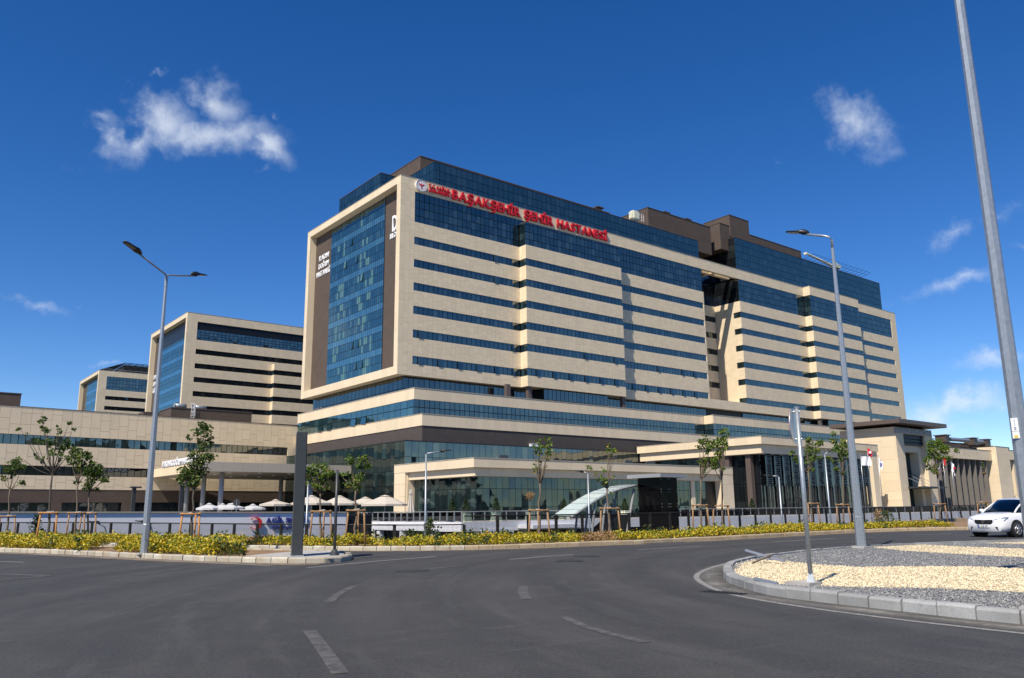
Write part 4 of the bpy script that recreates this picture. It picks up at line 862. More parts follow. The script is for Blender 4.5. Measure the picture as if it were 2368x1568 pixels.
def dust_mat(name, col, k):
    t = NT(name); v = t.n('ShaderNodeTexCoord').outputs['UV']; n = t.math('ADD', t.noise(1.1, 5, 0.7), t.math('MULTIPLY', t.noise(9, 4, 0.7), 0.5)); e_ = t.n('ShaderNodeSeparateXYZ', {0: v}).outputs[0]
    fall = t.math('SUBTRACT', 1.0, t.math('ABSOLUTE', t.math('SUBTRACT', t.math('MULTIPLY', e_, 2.0), 1.0))); f = t.math('MULTIPLY', t.ramp(n, 0.5, 0.95), t.math('MULTIPLY', fall, k), True)
    p = t.n('ShaderNodeBsdfPrincipled', {'Base Color': (*col, 1), 'Roughness': 0.95}); m = t.n('ShaderNodeMixShader', {0: f, 1: t.n('ShaderNodeBsdfTransparent').outputs[0], 2: p.outputs[0]}); t.t.links.new(m.outputs[0], t.out.inputs[0])
dust_mat('gutter_dust', (0.34, 0.25, 0.16), 1.3); dust_mat('grey_dust', (0.22, 0.21, 0.19), 1.1)
def gutter(pts, off, w, mat, z=0.003):
    P = resample(offset_in(pts, off), 0.5); V, F, UV = [], [], []
    for i, p in enumerate(P):
        d = (P[min(i+1, len(P)-1)]-P[max(i-1, 0)]).normalized(); n = Vector((-d.y, d.x))*(w/2); V += [(p.x+n.x, p.y+n.y, gz(p.x)+z), (p.x-n.x, p.y-n.y, gz(p.x)+z)]
    for i in range(len(P)-1): F.append((2*i+1, 2*i+3, 2*i+2, 2*i)); UV += [1, 1, 0, 0]
    me = mesh_from('gutter_dust', V, F, mat); ul = me.uv_layers.new(name='UVMap')
    for l, u in zip(ul.data, UV): l.uv = (u, 0.5)
    link(bpy.data.objects.new('gutter_dust', me), road)
gutter(KERB[3:17], -0.28, 0.75, 'gutter_dust'); gutter(ISL[1:9], -0.35, 0.9, 'gutter_dust'); gutter(RND[7:21], -0.3, 0.7, 'grey_dust')
def manhole(label, x, y, r):
    t = Thing('manhole_cover', label, 'manhole cover', (x, y, gz(x)), 'manhole covers'); z = gz(x)
    t.part('ring', tube([(x, y, z-0.02), (x, y, z+0.006)], r*1.2, 28), 'dark_metal'); t.part('lid', tube([(x, y, z-0.02), (x, y, z+0.011)], r, 28), 'dark_metal')
manhole('round iron manhole cover near the median nose', 10.2, 16.6, 0.34); manhole('nearer round iron manhole cover in the far lane', 15.1, 16.6, 0.33); manhole('farther round iron manhole cover in the far lane', 16.9, 17.85, 0.33)
t = Thing('drain_grate', 'iron drain grate in the gutter by the roundabout kerb', 'drain grate', (11.3, 8.6, 0))
t.part('frame', cubes([(11.05, 8.2, -0.02, 11.3, 9.0, 0.006)]), 'dark_metal')
for k in range(9): t.part('bar', cubes([(11.07, 8.24+k*0.085, 0.004, 11.28, 8.28+k*0.085, 0.016)]), 'dark_metal')

# ------------------------------------------------------------------ hedge of golden shrubs
def leaf_mat(name, cols, trans=0.35):
    t = NT(name); r = t.rand(); c = None
    cr = t.n('ShaderNodeValToRGB', {0: r}); el = cr.color_ramp.elements
    while len(el) < len(cols): el.new(0.5)
    for e_, (p, col) in zip(el, cols): e_.position = p; e_.color = (*col, 1)
    cr.color_ramp.interpolation = 'CONSTANT'
    d = t.n('ShaderNodeBsdfPrincipled', {'Base Color': cr.outputs[0], 'Roughness': 0.5, 'Specular IOR Level': 0.4}); tr = t.n('ShaderNodeBsdfTranslucent', {'Color': t.mix(1.0, cr.outputs[0], (1.0, 1.0, 0.55), 'MULTIPLY')})
    m = t.n('ShaderNodeMixShader', {0: trans, 1: d.outputs[0], 2: tr.outputs[0]}); t.t.links.new(m.outputs[0], t.out.inputs[0])
leaf_mat('hedge_leaf', [(0, (0.60, 0.44, 0.015)), (0.24, (0.66, 0.53, 0.05)), (0.45, (0.44, 0.41, 0.03)), (0.62, (0.22, 0.26, 0.03)), (0.84, (0.09, 0.14, 0.025)), (0.96, (0.42, 0.26, 0.06))], 0.25)
leaf_mat('weed_leaf', [(0, (0.04, 0.075, 0.02)), (0.5, (0.07, 0.11, 0.025)), (0.85, (0.12, 0.12, 0.03))]); leaf_mat('dry_leaf', [(0, (0.42, 0.25, 0.13)), (0.4, (0.50, 0.34, 0.2)), (0.7, (0.30, 0.22, 0.06)), (0.9, (0.15, 0.14, 0.03))])
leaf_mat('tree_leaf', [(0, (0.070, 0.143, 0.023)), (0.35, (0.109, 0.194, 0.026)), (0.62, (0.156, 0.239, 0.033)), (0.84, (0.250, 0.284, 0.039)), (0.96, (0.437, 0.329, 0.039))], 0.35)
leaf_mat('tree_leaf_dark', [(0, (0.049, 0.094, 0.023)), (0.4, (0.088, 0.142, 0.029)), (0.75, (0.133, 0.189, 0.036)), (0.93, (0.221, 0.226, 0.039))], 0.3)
leaf_mat('shrub_leaf', [(0, (0.018, 0.04, 0.014)), (0.5, (0.035, 0.065, 0.018)), (0.85, (0.06, 0.09, 0.03))], 0.2)
def leaves_mesh(name, P, size, up_bias, mat, fold=0.25):
    """leaf blades at points P (n,3): four-point folded kites, two triangles each side"""
    n = len(P); d = nr.normal(0, 1, (n, 3)); d[:, 2] = d[:, 2]*0.5+up_bias; d /= np.linalg.norm(d, axis=1)[:, None]
    s_ = np.cross(d, nr.normal(0, 1, (n, 3))); s_ /= np.linalg.norm(s_, axis=1)[:, None]+1e-9; nn = np.cross(d, s_)
    L = size*nr.uniform(0.65, 1.35, (n, 1)); W = L*nr.uniform(0.32, 0.46, (n, 1))
    b = P; m = P+d*L*0.45; tip = P+d*L-nn*L*0.08; l = m+s_*W+nn*L*fold*0.5; r = m-s_*W+nn*L*fold*0.5
    V = np.stack([b, l, tip, r], 1).reshape(-1, 3); k = 4*np.arange(n)[:, None]; F = np.concatenate([np.concatenate([k, k+2, k+1], 1), np.concatenate([k, k+3, k+2], 1)], 0)
    me = bpy.data.meshes.new(name); me.from_pydata(V.tolist(), [], F.tolist()); me.materials.append(MATS[mat]); return me
def vnoise(x, y, s, seed):
    r_ = np.random.default_rng(seed); ph = r_.uniform(0, 6.28, 8); kx = r_.normal(0, s, 8); ky = r_.normal(0, s, 8)
    return sum(np.sin(kx[i]*x+ky[i]*y+ph[i]) for i in range(8))/4
def hedge(name, poly, x0, x1, y0, y1, H, dens, size, label, seed, lim=None):
    N = int((x1-x0)*(y1-y0)*dens); X = nr.uniform(x0, x1, N); Y = nr.uniform(y0, y1, N); k = inside(poly, X, Y); X, Y = X[k], Y[k]
    if lim is not None: k = lim(X, Y); X, Y = X[k], Y[k]
    cl = vnoise(X, Y, 2.6, seed)*0.5+vnoise(X, Y, 7.0, seed+1)*0.35
    gap = vnoise(X, Y, 1.1, seed+2) > -0.82; X, Y, cl = X[gap], Y[gap], cl[gap]
    # height falls off towards the edges of the bed
    ed = np.full(len(X), 9.0); n = len(poly)
    for i in range(n):
        a_ = np.array(poly[i]); b_ = np.array(poly[(i+1) % n]); ab = b_-a_; tt = np.clip(((X-a_[0])*ab[0]+(Y-a_[1])*ab[1])/(ab@ab+1e-9), 0, 1); ed = np.minimum(ed, np.hypot(X-a_[0]-ab[0]*tt, Y-a_[1]-ab[1]*tt))
    h = H*(0.72+0.42*cl)*np.clip(0.45+ed/0.5, 0, 1); h = np.maximum(h, 0.1)
    Z = h*(nr.uniform(0, 1, len(X))**0.55) + 0.12 + np.array([gz(x) for x in X]); sp = nr.uniform(0, 1, len(X)) < 0.03; Z[sp] += nr.uniform(0.03, 0.16, sp.sum())
    P = np.stack([X, Y, Z], 1); dry = vnoise(X, Y, 0.7, seed+5) > 0.95
    o = link(bpy.data.objects.new(name, leaves_mesh(name, P[~dry], size, 0.5, 'hedge_leaf'))); tag(o, label, 'hedge', None, 'stuff')
    if dry.sum() > 50:
        o2 = link(bpy.data.objects.new('dry_hedge', leaves_mesh('dry_hedge', P[dry], size, 0.5, 'dry_leaf'))); tag(o2, label.replace('golden', 'dried brown'), 'hedge', None, 'stuff')
def ribbon(pts, a_, b_): return offset_in(pts, a_)+list(reversed(offset_in(pts, b_)))
hedge('golden_hedge', ribbon(KERB[1:16], 0.32, 1.75), 2, 47.5, 16.5, 53, 0.42, 760, 0.08, 'golden leafed hedge along the far verge in front of the fence', 11)
ih = offset_in(ISL[1:7], 0.4); hb = [(9.2, 24.9), (10.2, 27.0), (9.6, 29.8), (8.2, 33), (4.8, 41.2), (2.6, 46)]
hedge('golden_hedge', ih+hb, 0, 12, 21, 47, 0.55, 900, 0.08, 'golden leafed hedge filling the median island around the double lamp', 21, lambda X, Y: Y > 24.6+(X-8.0)*0.4)
def tufts(n, poly, seed):
    r_ = np.random.default_rng(seed); pts = []
    for _ in range(n):
        while True:
            x, y = r_.uniform(2, 47), r_.uniform(17, 52)
            if inside(poly, np.array([x]), np.array([y]))[0]: break
        k = 40; hh = r_.uniform(0.2, 0.55)
        q = np.stack([x+r_.normal(0, 0.10, k), y+r_.normal(0, 0.10, k), gz(x)+0.12+r_.uniform(0, hh, k)], 1); pts.append(q)
    return np.concatenate(pts)
o = link(bpy.data.objects.new('weeds', leaves_mesh('weeds', tufts(70, ribbon(KERB[1:15], 0.2, 2.6), 3), 0.10, 1.2, 'weed_leaf'))); tag(o, 'dark green weeds straggling through the hedge and along the fence', 'weeds', None, 'stuff')
o = link(bpy.data.objects.new('weeds', leaves_mesh('weeds', np.concatenate([tufts(1, [(x-1, y-1), (x+1, y-1), (x+1, y+1), (x-1, y+1)], i) for i, (x, y) in enumerate(((9.3, 24.6), (9.0, 24.2), (8.2, 24.8), (7.7, 26.2), (6.0, 32.0), (5.6, 33.3), (9.6, 24.9)))]), 0.10, 1.0, 'weed_leaf'))); tag(o, 'dark green weeds at the end of the median island bed', 'weeds', None, 'stuff')

# ------------------------------------------------------------------ young trees with stakes
plain('bark', (0.16, 0.125, 0.09), 0.9, 0, 0.3, 20, 0.4); plain('bark_dark', (0.085, 0.075, 0.06), 0.9, 0, 0.3, 20, 0.4)
plain('stake_orange', (0.42, 0.20, 0.06), 0.75, 0, 0.2, 12); plain('stake_brown', (0.30, 0.175, 0.085), 0.8, 0, 0.25, 12); plain('tie', (0.55, 0.53, 0.48), 0.8)
FH = Vector((fw.x, fw.y, 0)).normalized(); RH = Vector((FH.y, -FH.x, 0))
TREES = [
    ((5.97, 47.92), (-0.11, 2.63), [(-0.1, 3.96, 0.31), (0.15, 3.74, 0.26), (-0.34, 3.63, 0.26), (0.37, 3.74, 0.2), (-0.52, 3.19, 0.17), (0.38, 2.99, 0.16), (-0.15, 3.41, 0.17)]),
    ((5.9, 36.4), (-0.08, 2.98), [(-1.24, 4.68, 0.09), (-1.18, 4.48, 0.07), (-0.68, 5.01, 0.12), (-0.58, 5.09, 0.1), (-0.72, 4.74, 0.14), (-0.44, 4.61, 0.11), (0.03, 4.61, 0.11), (0.07, 4.69, 0.08), (0.46, 4.93, 0.09), (0.49, 4.68, 0.09), (-0.83, 4.21, 0.13), (-0.55, 4.25, 0.09), (-0.17, 4.21, 0.18), (0.31, 4.22, 0.16), (-0.33, 4.08, 0.13), (0.08, 3.94, 0.2), (0.29, 4.02, 0.18), (-0.51, 3.51, 0.13), (-0.7, 3.58, 0.08), (-1.16, 3.57, 0.05), (-0.08, 3.77, 0.18), (0.28, 3.67, 0.11), (0.17, 3.5, 0.09), (0.57, 3.89, 0.13), (0.53, 3.37, 0.09)]),
    ((8.12, 43.0), (-0.14, 2.88), [(-0.5, 4.35, 0.24), (-0.57, 3.99, 0.21), (-0.27, 4.09, 0.21), (0.1, 4.14, 0.24), (0.27, 4.03, 0.21), (-0.13, 3.77, 0.27), (-0.6, 3.78, 0.13), (-0.2, 3.46, 0.16), (-0.19, 2.86, 0.13), (0.45, 3.76, 0.16)]),
    ((8.57, 42.73), (-0.13, 2.47), [(0.03, 3.51, 0.32), (0.26, 3.35, 0.27), (-0.11, 3.3, 0.27), (-0.33, 3.35, 0.21), (0.12, 3.09, 0.27), (-0.17, 2.83, 0.24), (0.29, 3.56, 0.19), (0.5, 2.98, 0.19), (0.67, 2.93, 0.13), (0.18, 2.51, 0.11), (-0.2, 2.62, 0.19), (-0.39, 3.51, 0.19)]),
    ((9.48, 30.56), (0.02, 2.29), [(0.15, 4.56, 0.16), (0.36, 4.47, 0.16), (0.0, 4.31, 0.19), (0.3, 4.23, 0.21), (0.43, 4.06, 0.14), (-0.35, 4.07, 0.1), (0.11, 3.9, 0.19), (0.41, 3.82, 0.16), (0.25, 3.65, 0.16), (-0.06, 3.41, 0.21), (0.44, 3.33, 0.23), (0.16, 3.17, 0.25), (0.56, 3.41, 0.14), (-0.23, 3.01, 0.25), (-0.42, 2.85, 0.25), (-0.53, 2.61, 0.21), (-0.01, 2.77, 0.25), (0.27, 2.85, 0.21), (-0.15, 2.45, 0.21), (0.13, 2.45, 0.19), (-0.33, 2.69, 0.21)]),
    ((13.94, 29.32), (-0.09, 2.11), [(-0.58, 2.99, 0.19), (-0.33, 3.06, 0.19), (-0.03, 3.09, 0.17), (0.09, 2.87, 0.22), (-0.21, 2.8, 0.22), (-0.5, 2.77, 0.19), (0.31, 2.83, 0.17), (-0.57, 2.59, 0.15), (-0.08, 2.51, 0.19), (-0.26, 2.37, 0.17), (-0.63, 2.41, 0.09), (0.11, 2.25, 0.11), (-0.15, 2.26, 0.11)]),
    ((14.55, 27.68), (-0.05, 2.18), [(-0.36, 3.32, 0.18), (-0.28, 3.18, 0.11), (0.18, 3.28, 0.2), (0.37, 3.03, 0.16), (0.08, 3.03, 0.15), (-0.7, 2.74, 0.13), (-0.38, 2.75, 0.11), (-0.12, 2.53, 0.22), (0.1, 2.57, 0.18), (-0.18, 2.32, 0.2), (-0.33, 2.4, 0.16), (-0.0, 2.25, 0.16), (0.16, 2.74, 0.13)]),
    ((20.48, 24.24), (0.07, 2.35), [(0.06, 3.97, 0.11), (0.4, 4.02, 0.15), (-0.13, 3.79, 0.11), (0.02, 3.71, 0.15), (0.21, 3.78, 0.11), (0.43, 3.82, 0.13), (0.05, 3.53, 0.13), (0.39, 3.49, 0.13), (0.35, 3.27, 0.09), (0.09, 3.23, 0.09), (-0.03, 3.01, 0.15), (-0.11, 2.87, 0.11), (0.27, 2.97, 0.08), (0.39, 3.63, 0.11)]),
    ((23.94, 23.89), (-0.05, 2.27), [(0.12, 3.92, 0.11), (0.06, 3.74, 0.11), (0.26, 3.76, 0.12), (0.35, 3.7, 0.09), (0.13, 3.55, 0.1), (-0.73, 3.05, 0.12), (-0.18, 2.95, 0.1), (-0.48, 2.78, 0.12), (-0.37, 2.62, 0.14), (-0.22, 2.54, 0.14), (-0.14, 2.42, 0.12), (0.22, 2.69, 0.07), (0.02, 2.0, 0.05)]),
    ((30.01, 24.19), (0.14, 2.64), [(0.39, 4.6, 0.08), (0.22, 4.38, 0.16), (0.45, 4.38, 0.18), (0.21, 4.16, 0.16), (0.52, 4.16, 0.2), (0.71, 4.38, 0.16), (0.74, 4.11, 0.18), (0.55, 3.89, 0.13), (0.26, 3.42, 0.18), (0.38, 3.24, 0.16), (0.28, 3.03, 0.13), (0.79, 3.5, 0.2), (0.82, 3.28, 0.18), (0.49, 3.59, 0.11)]),
    ((31.71, 24.34), (0.17, 2.76), [(0.48, 4.96, 0.18), (0.29, 4.92, 0.14), (0.56, 4.78, 0.14), (0.36, 4.6, 0.21), (0.12, 4.42, 0.23), (0.39, 4.37, 0.18), (0.42, 4.15, 0.16), (0.23, 4.01, 0.18), (-0.02, 4.33, 0.16), (-0.0, 3.92, 0.16), (0.22, 3.79, 0.14), (-0.11, 3.61, 0.14), (-0.09, 3.25, 0.14), (0.22, 3.16, 0.07)]),
    ((39.71, 24.6), (0.02, 3.23), [(0.18, 4.89, 0.21), (0.84, 4.73, 0.23), (0.95, 4.83, 0.16), (0.26, 4.58, 0.23), (0.55, 4.32, 0.23), (0.13, 4.22, 0.23), (0.42, 4.01, 0.21), (-0.78, 4.23, 0.16), (-0.51, 3.97, 0.18), (-0.43, 3.77, 0.16), (0.2, 3.86, 0.18), (0.26, 3.35, 0.16), (0.67, 3.96, 0.13), (-0.02, 3.71, 0.13)]),
    ((42.76, 24.57), (0.22, 3.1), [(-0.05, 5.4, 0.16), (-0.03, 5.02, 0.22), (0.1, 4.7, 0.24), (-0.03, 4.49, 0.22), (0.5, 4.96, 0.22), (0.52, 4.64, 0.24), (0.28, 4.32, 0.27), (0.49, 4.27, 0.22), (-0.55, 4.04, 0.15), (-0.33, 3.85, 0.14), (-0.18, 3.43, 0.14), (0.23, 3.21, 0.1), (0.77, 3.89, 0.11), (0.19, 3.95, 0.16)]),
    ((53.31, 24.1), (0.17, 3.28), [(-0.03, 5.24, 0.3), (0.51, 5.37, 0.27), (0.19, 4.91, 0.4), (0.66, 4.91, 0.33), (0.27, 4.45, 0.37), (1.04, 4.77, 0.27), (1.3, 4.77, 0.2), (-0.21, 4.85, 0.27), (0.78, 4.31, 0.23), (-0.55, 4.2, 0.23), (-0.27, 3.74, 0.27), (-0.04, 3.48, 0.23), (0.19, 3.8, 0.23), (0.55, 5.11, 0.27), (-0.19, 4.46, 0.23)]),
    ((60.5, 24.45), (0.54, 3.42), [(0.33, 3.99, 0.06), (0.49, 3.56, 0.06), (0.46, 4.2, 0.06), (0.42, 1.45, 0.1)]),
]
TL = ['small round leafy tree at the left edge of the picture', 'tall sparse wide branched tree on the median left of the double lamp', 'thin leafy tree beside the white wall, left of the denser one', 'dense dark green tree beside the white wall, second left of the lamp',
      'tall full tree with orange stakes right of the double lamp', 'bushy tree just right of the dark totem', 'tree with separated leaf clumps in front of the beige parasols', 'slender upright tree before the pavilion front, alone between two lamps', 'sparse crooked tree beside the curved escalator cover',
      'upright leafy tree right of the black lift box, left of a pair', 'upright leafy tree right of the black lift box, right of a pair', 'spreading tree just right of the round sign pole', 'tree with tall top shoot left of the single arm lamp', 'full green tree in front of the entrance portal', 'almost bare stem in a stake frame left of the white car']
STL = ['brown stake frame round the small tree at the left edge', 'orange stake frame on the median at the tall sparse tree', 'left of the two brown stake frames by the white wall', 'right of the two brown stake frames by the white wall', 'orange stake frame just right of the double lamp',
       'brown stake frame just right of the dark totem', 'brown stake frame before the beige parasols', 'brown stake frame before the pavilion front, at the slender tree', 'brown stake frame beside the curved escalator cover', 'left stake frame of the pair right of the lift box', 'right stake frame of the pair right of the lift box',
       'stake frame just right of the round sign pole', 'stake frame just left of the single arm lamp', 'stake frame in front of the entrance portal', 'stake frame round the bare stem left of the white car']
def make_tree(i, base, fork, blobs):
    rr = random.Random(100+i); x, y = base; z0 = gz(x)+0.1
    t = Thing('young_tree', TL[i], 'tree', (x, y, z0), 'young street trees')
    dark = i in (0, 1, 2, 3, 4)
    fk = Vector((x, y, 0))+RH*fork[0]; fk.z = fork[1]
    pts = [Vector((x, y, z0-0.05))]; n = 6
    for k in range(1, n+1):
        p = pts[0].lerp(fk, k/n); pts.append(p+Vector((rr.uniform(-1, 1), rr.uniform(-1, 1), 0))*(0.035 if k < n else 0))
    r_b = 0.055 if i != 14 else 0.04
    parts = [tube(pts, [r_b*(1-0.45*k/n) for k in range(n+1)], 7)]
    LP = []
    for (bx, bz, br) in blobs:
        dep = rr.uniform(-0.5, 0.5)*max(0.35, abs(bx)) ; c = Vector((x, y, 0))+RH*bx+FH*dep; c.z = bz
        if bz > fork[1]-0.35:
            s = fk if rr.random() < 0.7 else fk+Vector((0, 0, -0.12)); mid = s.lerp(c, 0.5)+Vector((rr.uniform(-.06, .06), rr.uniform(-.06, .06), -0.04-0.05*abs(bx))); parts.append(tube([s, s.lerp(mid, 0.5)+Vector((0,0,-0.02)), mid, mid.lerp(c, 0.55), c], [0.024, 0.02, 0.015, 0.010, 0.005], 5))
        k = max(5, int(95*(br/0.25)**1.9)); k = int(k*(0.62 if i in (1, 8, 7) else 0.9))
        q = nr.normal(0, 1, (k, 3)); q /= np.linalg.norm(q, axis=1)[:, None]; q *= (br*nr.uniform(0.15, 1.08, (k, 1))**0.55); q[:, 2] *= 0.85
        LP.append(q+np.array(c))
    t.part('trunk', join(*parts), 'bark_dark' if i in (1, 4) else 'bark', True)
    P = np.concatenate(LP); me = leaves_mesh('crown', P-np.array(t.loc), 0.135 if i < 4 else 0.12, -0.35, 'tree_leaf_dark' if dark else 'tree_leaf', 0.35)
    link(bpy.data.objects.new('crown', me), t.o)
    # stake frame
    s = Thing('tree_stake', STL[i], 'stake', (x, y, z0), 'tree stakes')
    w = rr.uniform(0.30, 0.38); H = 1.32+rr.uniform(-0.1, 0.12); mt = 'stake_orange' if i in (1, 4) else 'stake_brown'
    bc = Vector((x, y, z0))-FH*0.10
    for sgn in (-1, 1):
        a_ = bc+RH*(w+rr.uniform(0.02, 0.1))*sgn; b_ = bc+RH*w*sgn*0.95+Vector((0, 0, H)); s.part('post', tube([a_-Vector((0, 0, 0.1)), b_], 0.036, 7), mt, True)
    s.part('crossbar', tube([bc+RH*(-w-0.06)+Vector((0, 0, H-0.04))-FH*0.05, bc+RH*(w+0.06)+Vector((0, 0, H-0.05))-FH*0.05], 0.034, 6), mt, True)
    if i in (4, 5, 6, 7, 11): b2 = Vector((x, y, z0))+FH*0.35; s.part('post', tube([b2-Vector((0, 0, 0.1)), b2+Vector((0, 0, H-0.08))], 0.034, 7), mt, True)
    s.part('tie', tube([bc+Vector((0, 0, H-0.02))-RH*0.08, bc+FH*0.2+Vector((0, 0, H))+RH*0.07], 0.03, 6), 'tie')
for i, (b, f_, bl) in enumerate(TREES): make_tree(i, b, f_, bl)
def shrub(label, x, y, z0, H, seed, n=500, spread=0.3, mat='weed_leaf', size=0.09):
    r_ = np.random.default_rng(seed); t = Thing('wild_shrub', label, 'shrub', (x, y, z0), 'wild shrubs by the fence'); k = n; zz = r_.uniform(0.05, H, k); w = spread*(1-zz/H*0.8)
    P = np.stack([r_.normal(0, 0.55, k)*w, r_.normal(0, 0.55, k)*w, zz], 1); link(bpy.data.objects.new('crown', leaves_mesh('crown', P, size, 0.6, mat)), t.o)
    t.part('stem', join(*[tube([(x, y, z0-0.1), (x+r_.normal(0, 0.05), y+r_.normal(0, 0.05), z0+H*0.8)], [0.015, 0.004], 5) for _ in range(3)]), 'bark')
shrub('dark conifer like shrub at the fence left of the sparse tree', 6.9, 46.0, 0.1, 1.25, 1, 420, 0.45, 'shrub_leaf'); shrub('low green bush at the fence below the pavilion corner lamp', 16.9, 26.3, 0.1, 0.95, 2, 380, 0.4); shrub('loose dry bush between the fence posts near the flags', 47.5, 25.0, 0.25, 0.9, 3, 260, 0.7, 'dry_leaf'); shrub('wispy green weed bush right of the single arm lamp', 45.6, 23.6, 0.2, 0.85, 4, 300, 0.8)

# ------------------------------------------------------------------ mesh fence along the verge
plain('fence_dark', (0.022, 0.020, 0.017), 0.5, 0.3, 0.15)
def mesh_screen():
    t = NT('fence_mesh'); v = t.n('ShaderNodeTexCoord').outputs['Object']; s = t.n('ShaderNodeSeparateXYZ', {0: v})
    def wires(sock, pitch, w): return t.math('LESS_THAN', t.math('FRACT', t.math('MULTIPLY', sock, 1/pitch)), w)
    k = t.math('MAXIMUM', wires(s.outputs[0], 0.05, 0.16), wires(s.outputs[2], 0.05, 0.16))
    p = t.n('ShaderNodeBsdfPrincipled', {'Base Color': (0.02, 0.019, 0.017, 1), 'Roughness': 0.5}); tr = t.n('ShaderNodeBsdfTransparent'); m = t.n('ShaderNodeMixShader', {0: k, 1: tr.outputs[0], 2: p.outputs[0]}); t.t.links.new(m.outputs[0], t.out.inputs[0])
mesh_screen()
fn = Thing('mesh_fence', 'low dark mesh fence with flat posts and top rail behind the hedge', 'fence', (FENCE[4][0], FENCE[4][1], 0.1))
fpts = resample(FENCE, 1.36)
def frail(p): return (0.98-0.018*max(0, min(9, p.x-8)) if p.x < 19.6 else 1.14+gz(p.x)*0.95)
prev = None
for i, p in enumerate(fpts):
    zt = frail(p); zb = gz(p.x)+(0.05 if p.x < 19.6 else 0.30)
    nx = fpts[min(i+1, len(fpts)-1)]; d = (nx-fpts[max(i-1, 0)]).normalized(); n = Vector((-d.y, d.x))
    A = [(p+d*a_+n*b_) for a_, b_ in ((-0.06, -0.03), (0.06, -0.03), (0.06, 0.03), (-0.06, 0.03))]
    V = [(q.x, q.y, z) for z in (gz(p.x)-0.05, max(zt, frail(fpts[max(i-1, 0)]) if i else zt)) for q in A]
    fn.part('post', (V, CUBE_F), 'fence_dark')
    if i+1 < len(fpts):
        zt2 = zt if (p.x < 19.6) == (nx.x < 19.6) else frail(nx); ze = frail(nx) if (p.x < 19.6) == (nx.x < 19.6) else zt2
        fn.part('rail', tube([(p.x, p.y, zt2), (nx.x, nx.y, ze)], 0.028, 6), 'fence_dark')
        L = (nx-p).length; me = mesh_from('mesh_panel', [(0, 0, 0), (L, 0, gz(nx.x)-gz(p.x)), (L, 0, ze-zb), (0, 0, zt2-zb)], [(0, 1, 2, 3)], 'fence_mesh')
        o = bpy.data.objects.new('mesh_panel', me); link(o, fn.o); dd = (nx-p).normalized(); o.matrix_basis = Matrix(((dd.x, -dd.y, 0, p.x-fn.loc.x), (dd.y, dd.x, 0, p.y-fn.loc.y), (0, 0, 1, zb-fn.loc.z), (0, 0, 0, 1)))
        if p.x >= 19.5:
            A = [p-n*0.11, nx-n*0.11, nx+n*0.11, p+n*0.11]; fn.part('plinth', ([(q.x, q.y, gz(q.x)-0.1) for q in A]+[(q.x, q.y, gz(q.x)+0.30) for q in A], CUBE_F), 'kerb_sandy')
# ------------------------------------------------------------------ terrace, plaza, court walls
def shell(name, pts, z0, z1, mtop, mside, skip=()):
    n = len(pts); V = [(x, y, z1) for x, y in pts]+[(x, y, z0) for x, y in pts]
    top = link(bpy.data.objects.new(name, mesh_from(name, V[:n], [tuple(range(n))], mtop))); top['kind'] = 'structure'
    F = [(i, i+n, (i+1) % n+n, (i+1) % n) for i in range(n) if i not in skip]
    s = bpy.data.objects.new('edge_wall', mesh_from('edge_wall', V, F, mside)); link(s, top); return top
plain('paving', (0.36, 0.35, 0.34), 0.8, 0, 0.1, 1.5)
ter = shell('terrace', [(47.7, 68.5), (270, 68.5), (270, 112), (47.7, 112)], -0.75, 0.2, 'paving', 'white_render')
o = bpy.data.objects.new('edge_wall', mesh_from('edge_wall', *cubes([(79.5, 68.46, -4, 270, 68.49, 0.15)]), 'white_render')); link(o, ter)
o = bpy.data.objects.new('shop_front', mesh_from('shop_front', *cubes([(48.6, 69.4, -4, 79, 69.7, -0.75), (48.5, 69.41, -4, 48.8, 92, -0.75)]), 'black_glass')); link(o, ter)
for x in (49.5, 56, 62.5, 69, 75.5): link(bpy.data.objects.new('column', mesh_from('column', *cubes([(x, 68.7, -4, x+0.7, 69.3, -0.75)]), 'white_render')), ter)
for y in (74, 80, 85.2, 90.5): link(bpy.data.objects.new('column', mesh_from('column', *cubes([(47.8, y, -4, 48.4, y+0.7, -0.75)]), 'white_render')), ter)
link(bpy.data.objects.new('shop_awning', mesh_from('shop_awning', *cubes([(55.0, 66.0, -0.55, 63.5, 68.49, -0.2)]), 'white_render')), ter)
shell('plaza', [(-220, 60.25), (30.5, 60.25), (30.5, 91.5), (47.69, 91.5), (47.69, 260), (-220, 260)], -4, 0.19, 'paving', 'white_render')
wl_ = Thing('white_wall', 'long white rendered wall behind the hedge carrying the emergency lettering', 'wall', (12, 60, -4))
V = [(-40, 59.95, -4), (30.6, 59.95, -4), (30.6, 60.24, -4), (-40, 60.24, -4), (-40, 59.95, 1.95), (30.6, 59.95, 1.26), (30.6, 60.24, 1.26), (-40, 60.24, 1.95)]
wl_.part('wall', (V, CUBE_F), 'white_render')
V = [(x, y, z+0.0) for x, y, z in ((-40, 59.85, 1.96), (30.7, 59.85, 1.27), (30.7, 60.34, 1.27), (-40, 60.34, 1.96), (-40, 59.85, 2.04), (30.7, 59.85, 1.35), (30.7, 60.34, 1.35), (-40, 60.34, 2.04))]
wl_.part('coping', (V, CUBE_F), 'grey_stone')
t = Thing('louvre_box', 'dark louvred box at the right end of the white wall', 'louvre', (31.5, 60.6, 0.2))
t.part('case', cubes([(30.9, 60.5, -4, 33.2, 62, 1.15)]), 'interior_dark')
for k in range(7): t.part('slat', cubes([(30.9, 60.42, 0.1+k*0.15, 33.2, 60.52, 0.16+k*0.15)]), 'dark_metal')
t = Thing('emergency_lettering', 'blue ACİL SERVİS emergency lettering on the white wall', 'sign', (24.0, 59.8, 0.1), 'hospital lettering')
